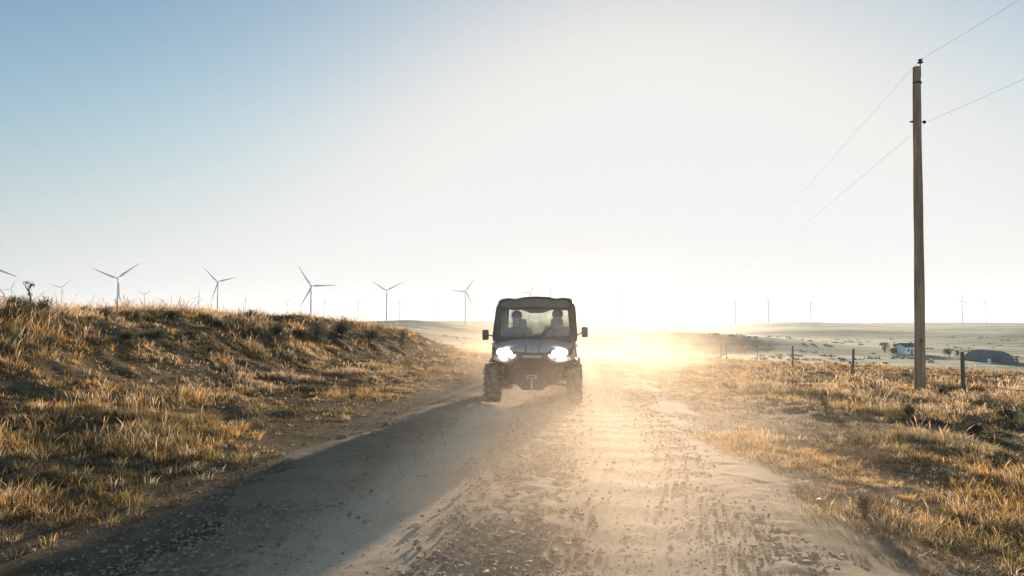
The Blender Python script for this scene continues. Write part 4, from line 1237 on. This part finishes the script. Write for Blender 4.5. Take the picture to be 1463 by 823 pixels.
# ------------------------------------------------------------------ people in the cab
def skin_mesh(name, verts, edges, mat, parent, root=0, sub=2):
    me = bpy.data.meshes.new(name); me.from_pydata([v[:3] for v in verts], edges, [])
    o = link(name, me, parent); me.materials.append(mat)
    o.modifiers.new('skin', 'SKIN').use_smooth_shade = True
    for i, v in enumerate(verts):
        sv = me.skin_vertices[0].data[i]; r = v[3]
        sv.radius = r if isinstance(r, tuple) else (r, r); sv.use_root = (i == root)
    m = o.modifiers.new('sub', 'SUBSURF'); m.levels = m.render_levels = sub
    dg = bpy.context.evaluated_depsgraph_get()
    me2 = bpy.data.meshes.new_from_object(o.evaluated_get(dg)); me2.materials.clear(); me2.materials.append(mat)
    o.modifiers.clear(); o.data = me2
    return o
def person(label, head, hands, shirt, cap, hx=0.0, brim=-1):
    """seated figure; origin at the seat, faces -Y"""
    root = empty('person'); tag(root, label, 'person')
    hp = head
    def arm(sx, h):
        sh = (sx * .19, .03, .46); el = (sx * .27, -.14, .24) if h[2] < .4 else (sx * .25, -.16, .27)
        return sh, el, h
    V = [(0, 0, .08, (.15, .11)), (0, .01, .24, (.14, .105)), (0, .02, .40, (.155, .11)), (hp[0] * .3, .01, .50, (.085, .08)), (hp[0] * .6, -.005, .56, .064), (hp[0], hp[1] + .015, .63, .068), (hp[0], hp[1], .70, .088), (hp[0], hp[1] + .01, .77, .082), (hp[0], hp[1] + .01, .815, .045)]
    E_ = [(0, 1), (1, 2), (2, 3), (3, 4), (4, 5), (5, 6), (6, 7), (7, 8)]
    def add(p, pts):
        for q in pts:
            V.append(q); E_.append((p, len(V) - 1)); p = len(V) - 1
        return p
    armi = []
    for sx, h in ((-1, hands[0]), (1, hands[1])):
        sh, el, h = arm(sx, h)
        wr = add(2, [(*sh, .062), ((sh[0] + el[0]) / 2, (sh[1] + el[1]) / 2, (sh[2] + el[2]) / 2, .050), (*el, .042), ((el[0] + h[0]) / 2, (el[1] + h[1]) / 2, (el[2] + h[2]) / 2, .038), (*h, .026)])
        hx_, hy_, hz_ = h
        dv = Vector(h) - Vector(el); dv.normalize(); sd = Vector((sx, 0, 0))
        palm = add(wr, [(*(Vector(h) + dv * .05), (.036, .018))])
        for k, L in ((-1.5, .045), (-.5, .055), (.5, .052), (1.5, .038)):
            b0 = Vector(h) + dv * .095 + sd * k * .019
            add(palm, [(*b0, .0095), (*(b0 + dv * L * .5 + Vector((0, 0, -.015))), .0085), (*(b0 + dv * L * .6 + Vector((0, .012, -.040))), .0075)])
        add(wr, [(*(Vector(h) + dv * .04 - sd * .035), .011), (*(Vector(h) + dv * .07 - sd * .05 + Vector((0, 0, -.01))), .009)])
    for sx in (-1, 1):
        add(0, [(sx * .10, -.02, .06, .085), (sx * .13, -.24, .09, .072), (sx * .14, -.40, .08, .058), (sx * .14, -.45, -.12, .048), (sx * .14, -.46, -.30, .036), (sx * .14, -.50, -.345, .036), (sx * .14, -.60, -.355, .028)])
    body = skin_mesh('body', V, E_, M['skin'], root)
    # face: nose, brow, ears, eyes on the head
    bm = bmesh.new()
    hd = Vector((hp[0], hp[1], .70))
    add_loft(bm, [[hd + Vector(p) for p in s_] for s_ in (((-.008, -.082, .03), (.008, -.082, .03), (.006, -.06, .03), (-.006, -.06, .03)), ((-.017, -.085, -.012), (.017, -.085, -.012), (.015, -.06, -.014), (-.015, -.06, -.014)))])
    for v_ in bm.verts:
        if v_.co.y < hd.y - .084 and v_.co.z < hd.z: v_.co.y -= .02
    for s in (-1, 1):
        add_lathe(bm, [(-.01, .012), (0, .026), (.01, .018)], 10, 'X', hd + Vector((s * .088, .01, 0)))
    obj('nose_and_ears', bm, M['skin'], root, smooth=True)
    bm = bmesh.new()
    for s in (-1, 1): add_lathe(bm, [(-.008, .004), (-.004, .010), (.004, .010)], 10, 'Y', hd + Vector((s * .032, -.084, .026)))
    add_box(bm, hd.x - .024, hd.x + .024, hd.y - .088, hd.y - .078, hd.z - .048, hd.z - .040, .002)
    obj('eyes_and_mouth', bm, M['iron'], root)
    # jacket: same skeleton, a little fuller, without head, hands or legs
    idx = [0, 1, 2, 3, 9, 10, 11, 12]
    J = [(0, 0, .05, (.175, .135)), (0, .01, .24, (.165, .13)), (0, .02, .40, (.18, .135)), (hp[0] * .3, .01, .54, (.088, .085))]; JE = [(0, 1), (1, 2), (2, 3)]
    for sx, h in ((-1, hands[0]), (1, hands[1])):
        sh, el, h = arm(sx, h); p = 2
        for q in [(*sh, .082), ((sh[0] + el[0]) / 2, (sh[1] + el[1]) / 2, (sh[2] + el[2]) / 2, .066), (*el, .056), (el[0] * .55 + h[0] * .45, el[1] * .55 + h[1] * .45, el[2] * .55 + h[2] * .45, .052), (el[0] * .12 + h[0] * .88, el[1] * .12 + h[1] * .88, el[2] * .12 + h[2] * .88, .042)]:
            J.append(q); JE.append((p, len(J) - 1)); p = len(J) - 1
    skin_mesh('jacket', J, JE, shirt, root)
    T = [(0, 0, .02, (.16, .12))]; TE = []
    for sx in (-1, 1):
        p = 0
        for q in [(sx * .10, -.02, .06, .10), (sx * .13, -.24, .09, .088), (sx * .14, -.40, .08, .074), (sx * .14, -.45, -.12, .064), (sx * .14, -.46, -.27, .056)]:
            T.append(q); TE.append((p, len(T) - 1)); p = len(T) - 1
    skin_mesh('trousers', T, TE, M['trousers'], root)
    bm = bmesh.new()
    for sx in (-1, 1): add_box(bm, sx * .14 - .05, sx * .14 + .05, -.66, -.41, -.40, -.315, .03)
    obj('shoes', bm, M['iron'], root, smooth=True)
    bm = bmesh.new()   # cap with a brim over short hair
    add_lathe(bm, [(.725, .10), (.755, .108), (.79, .103), (.825, .082), (.848, .045), (.853, .01)], 24, 'Z', (hp[0], hp[1] + .008, 0))
    add_prism(bm, [(hp[0] - .075, hp[1] - .07), (hp[0] - .06, hp[1] - .15), (hp[0], hp[1] - .172), (hp[0] + .06, hp[1] - .15), (hp[0] + .075, hp[1] - .07)], .742, .752, 'Z')
    obj('cap', bm, cap, root, smooth=True)
    bm = bmesh.new(); add_lathe(bm, [(.665, .075), (.70, .084), (.74, .088)], 24, 'Z', (hp[0], hp[1] + .040, 0)); obj('hair', bm, M['iron'], root, smooth=True)
    return root
VX, VY, VR = .335, 11.72, -math.atan(.085)
veh.location = (VX, VY, ROADZ(VX, VY) + .0); veh.rotation_euler = (0, 0, VR)
vm = Matrix.Translation(veh.location) @ Matrix.Rotation(VR, 4, 'Z')
dr_ = person('driver in a dark jacket and brown cap holding the steering wheel, seated behind the windshield', (0.02, -.06), ((-.20, -.28, .38), (.20, -.28, .38)), M['shirt'], M['cap2'])
dr_.location = vm @ Vector((.38, 1.82, .80)); dr_.rotation_euler = (0, 0, VR)
pa_ = person('front passenger in a dark jacket and reddish cap behind the left of the windshield', (-.01, -.07), ((-.15, -.30, .20), (.15, -.30, .20)), M['jacket'], M['cap'])
pa_.location = vm @ Vector((-.38, 1.82, .78)); pa_.rotation_euler = (0, 0, VR)

# ------------------------------------------------------------------ sun and sky
d_ = P(985, 345, 1000) - Vector((0, 0, CZ)); d_.normalize()
SEL = math.asin(d_.z); SAZ = math.atan2(d_.x, d_.y)      # azimuth clockwise from +Y
sun = bpy.data.lights.new('sun', 'SUN'); sun.energy = 5.0; sun.angle = R(1.1); sun.color = (1, .82, .60)
so = bpy.data.objects.new('sun', sun); COL.objects.link(so)
so.rotation_euler = (-d_).to_track_quat('-Z', 'Y').to_euler(); so.location = (20, 60, 40)
W = bpy.data.worlds.new('World'); S.world = W; W.use_nodes = True
nt = W.node_tree; nt.nodes.clear()
out = nt.nodes.new('ShaderNodeOutputWorld'); bg = nt.nodes.new('ShaderNodeBackground')
sky = nt.nodes.new('ShaderNodeTexSky'); sky.sky_type = 'NISHITA'; sky.sun_disc = False
sky.sun_elevation = SEL; sky.sun_rotation = SAZ - R(3.5); sky.air_density = 1.0; sky.dust_density = 1.0; sky.ozone_density = 1.5; sky.altitude = 200
SK = .12; SKM = .85; SKP = 1.72; SKG = 1.8; EX = 2 ** S.view_settings.exposure
def wn(typ, **kw):
    nd = nt.nodes.new(typ)
    for k, v in kw.items(): setattr(nd, k, v)
    return nd
def wvec(op, a, b=None, c=None):
    nd = wn('ShaderNodeVectorMath', operation=op)
    for i, v in enumerate((a, b, c)):
        if v is None: continue
        if isinstance(v, tuple): nd.inputs[i].default_value = v
        else: nt.links.new(v, nd.inputs[i])
    return nd.outputs[0]
def wmath(op, a, b=0., c=0.):
    nd = wn('ShaderNodeMath', operation=op)
    for i, v in enumerate((a, b, c)):
        if isinstance(v, (int, float)): nd.inputs[i].default_value = v
        else: nt.links.new(v, nd.inputs[i])
    return nd.outputs[0]
# pale hazy air low in the sky, then the soft shoulder of a bright sky
tc = wn('ShaderNodeTexCoord'); sp = wn('ShaderNodeSeparateXYZ'); nt.links.new(tc.outputs['Generated'], sp.inputs[0])
bw = wn('ShaderNodeRGBToBW'); nt.links.new(sky.outputs[0], bw.inputs[0])
cmb = wn('ShaderNodeCombineXYZ')
for i in range(3): nt.links.new(bw.outputs[0], cmb.inputs[i])
pale = wvec('MULTIPLY', cmb.outputs[0], (.74, .785, .90))
mr = wn('ShaderNodeMapRange', interpolation_type='SMOOTHSTEP'); nt.links.new(sp.outputs[2], mr.inputs[0])
mr.inputs[1].default_value = .0; mr.inputs[2].default_value = .30; mr.inputs[3].default_value = .85; mr.inputs[4].default_value = .0
mx = wn('ShaderNodeMix', data_type='VECTOR'); nt.links.new(mr.outputs[0], mx.inputs[0]); nt.links.new(sky.outputs[0], mx.inputs[4]); nt.links.new(pale, mx.inputs[5])
v = wvec('SCALE', mx.outputs[1]); v.node.inputs['Scale'].default_value = SK * 1.93
v = wvec('MULTIPLY', v, (.985, 1.0, 1.01))
dt = wn('ShaderNodeVectorMath', operation='DOT_PRODUCT'); nt.links.new(tc.outputs['Generated'], dt.inputs[0]); dt.inputs[1].default_value = tuple(d_)
ma_ = wn('ShaderNodeMapRange', interpolation_type='SMOOTHSTEP'); nt.links.new(dt.outputs['Value'], ma_.inputs[0])
ma_.inputs[1].default_value = -.5; ma_.inputs[2].default_value = .5; ma_.inputs[3].default_value = 2.6; ma_.inputs[4].default_value = 1.0
away = ma_.outputs[0]  # added fill: sky brightened away from the sun, out of view, to lift ambient
sx = wn('ShaderNodeSeparateXYZ'); nt.links.new(v, sx.inputs[0]); cx = wn('ShaderNodeCombineXYZ')
for i in range(3):
    q = wmath('MULTIPLY', wmath('POWER', wmath('MAXIMUM', sx.outputs[i], 0.), SKP), SKG)
    q = wmath('SUBTRACT', 1., wmath('EXPONENT', wmath('MULTIPLY', q, -1 / SKM)))
    nt.links.new(wmath('MULTIPLY', wmath('MULTIPLY', q, SKM / EX / SK), wmath('POWER', away, (1.05, 1.0, .86)[i])), cx.inputs[i])
nt.links.new(cx.outputs[0], bg.inputs[0]); bg.inputs[1].default_value = SK; nt.links.new(bg.outputs[0], out.inputs[0])

# ------------------------------------------------------------------ haze and road dust
HAZE = dict(dens=8.5e-5, aniso=.15)
DUST = dict(on=True)
def volbox(name, x0, x1, y0, y1, z0, z1, mat, label, cat):
    bm = bmesh.new(); add_box(bm, x0, x1, y0, y1, z0, z1); o = obj(name, bm, mat); tag(o, label, cat, kind='stuff'); return o
t = NT('haze_air')
pv = t.n('ShaderNodeVolumePrincipled'); pv.inputs['Color'].default_value = (.78, .87, 1, 1); pv.inputs['Density'].default_value = HAZE['dens']; pv.inputs['Anisotropy'].default_value = HAZE['aniso']
t.l(pv.outputs[0], t.out.inputs['Volume'])
volbox('haze', -14600, 14600, -14600, 14600, -60, 190, t.m, 'thin pale haze over the whole valley', 'haze')
if DUST['on']:
    t = NT('road_dust_cloud')
    g = t.geo(); sep = t.n('ShaderNodeSeparateXYZ'); t.l(g, sep.inputs[0]); x, y, z = sep.outputs
    xc = t.math('MULTIPLY_ADD', y, .09, .3)
    u = t.math('SUBTRACT', x, xc)
    # width grows behind the vehicle
    wd_ = t.math('MULTIPLY_ADD', y, .12, .50)
    lat = t.math('DIVIDE', u, wd_)
    lat = t.math('EXPONENT', t.math('MULTIPLY', t.math('MULTIPLY', lat, lat), -1))
    # height falloff above the falling road
    zr = t.math('ADD', z, t.math('MULTIPLY', t.math('MAXIMUM', t.math('SUBTRACT', y, 12), 0), .022))
    hs = t.math('MINIMUM', t.math('MULTIPLY_ADD', t.math('MAXIMUM', t.math('SUBTRACT', y, 13), 0), .045, .38), 1.5)
    hf = t.math('EXPONENT', t.math('MULTIPLY', t.math('DIVIDE', t.math('MAXIMUM', zr, 0), hs), -1))
    beh = t.ramp(t.math('DIVIDE', y, 70), [(0.03, (.10,) * 3), (.06, (.55,) * 3), (.085, (.75,) * 3), (.12, (.32,) * 3), (.16, (.10,) * 3), (.30, (.22,) * 3), (.55, (.22,) * 3), (.98, (0, 0, 0))])
    nz = t.noise(t.scale(g, (.42, .22, .7)), 1, 6, .62, 1.2)
    nf = t.ramp(nz, [(.39, (.03,) * 3), (.50, (.6,) * 3), (.61, (2.1,) * 3)])
    nf = t.mix(t.ramp(t.math('DIVIDE', y, 30), [(.30, (0, 0, 0)), (.48, (1, 1, 1))]), t.ramp(nz, [(.34, (.4,) * 3), (.66, (.85,) * 3)]), nf)
    den = t.math('MULTIPLY', t.math('MULTIPLY', lat, hf), t.math('MULTIPLY', beh, nf))
    den = t.math('MULTIPLY', den, .54)
    vs = t.n('ShaderNodeVolumePrincipled'); vs.inputs['Color'].default_value = (.91, .74, .58, 1); vs.inputs['Anisotropy'].default_value = .38
    t.l(den, vs.inputs['Density']); t.l(vs.outputs[0], t.out.inputs['Volume'])
    t.m.cycles.volume_step_rate = 1.0
    volbox('dust_cloud', -7, 22, 2.0, 70, -2.4, 5.0, t.m, 'sunlit tan dust cloud rising from the road behind and beside the vehicle', 'dust')
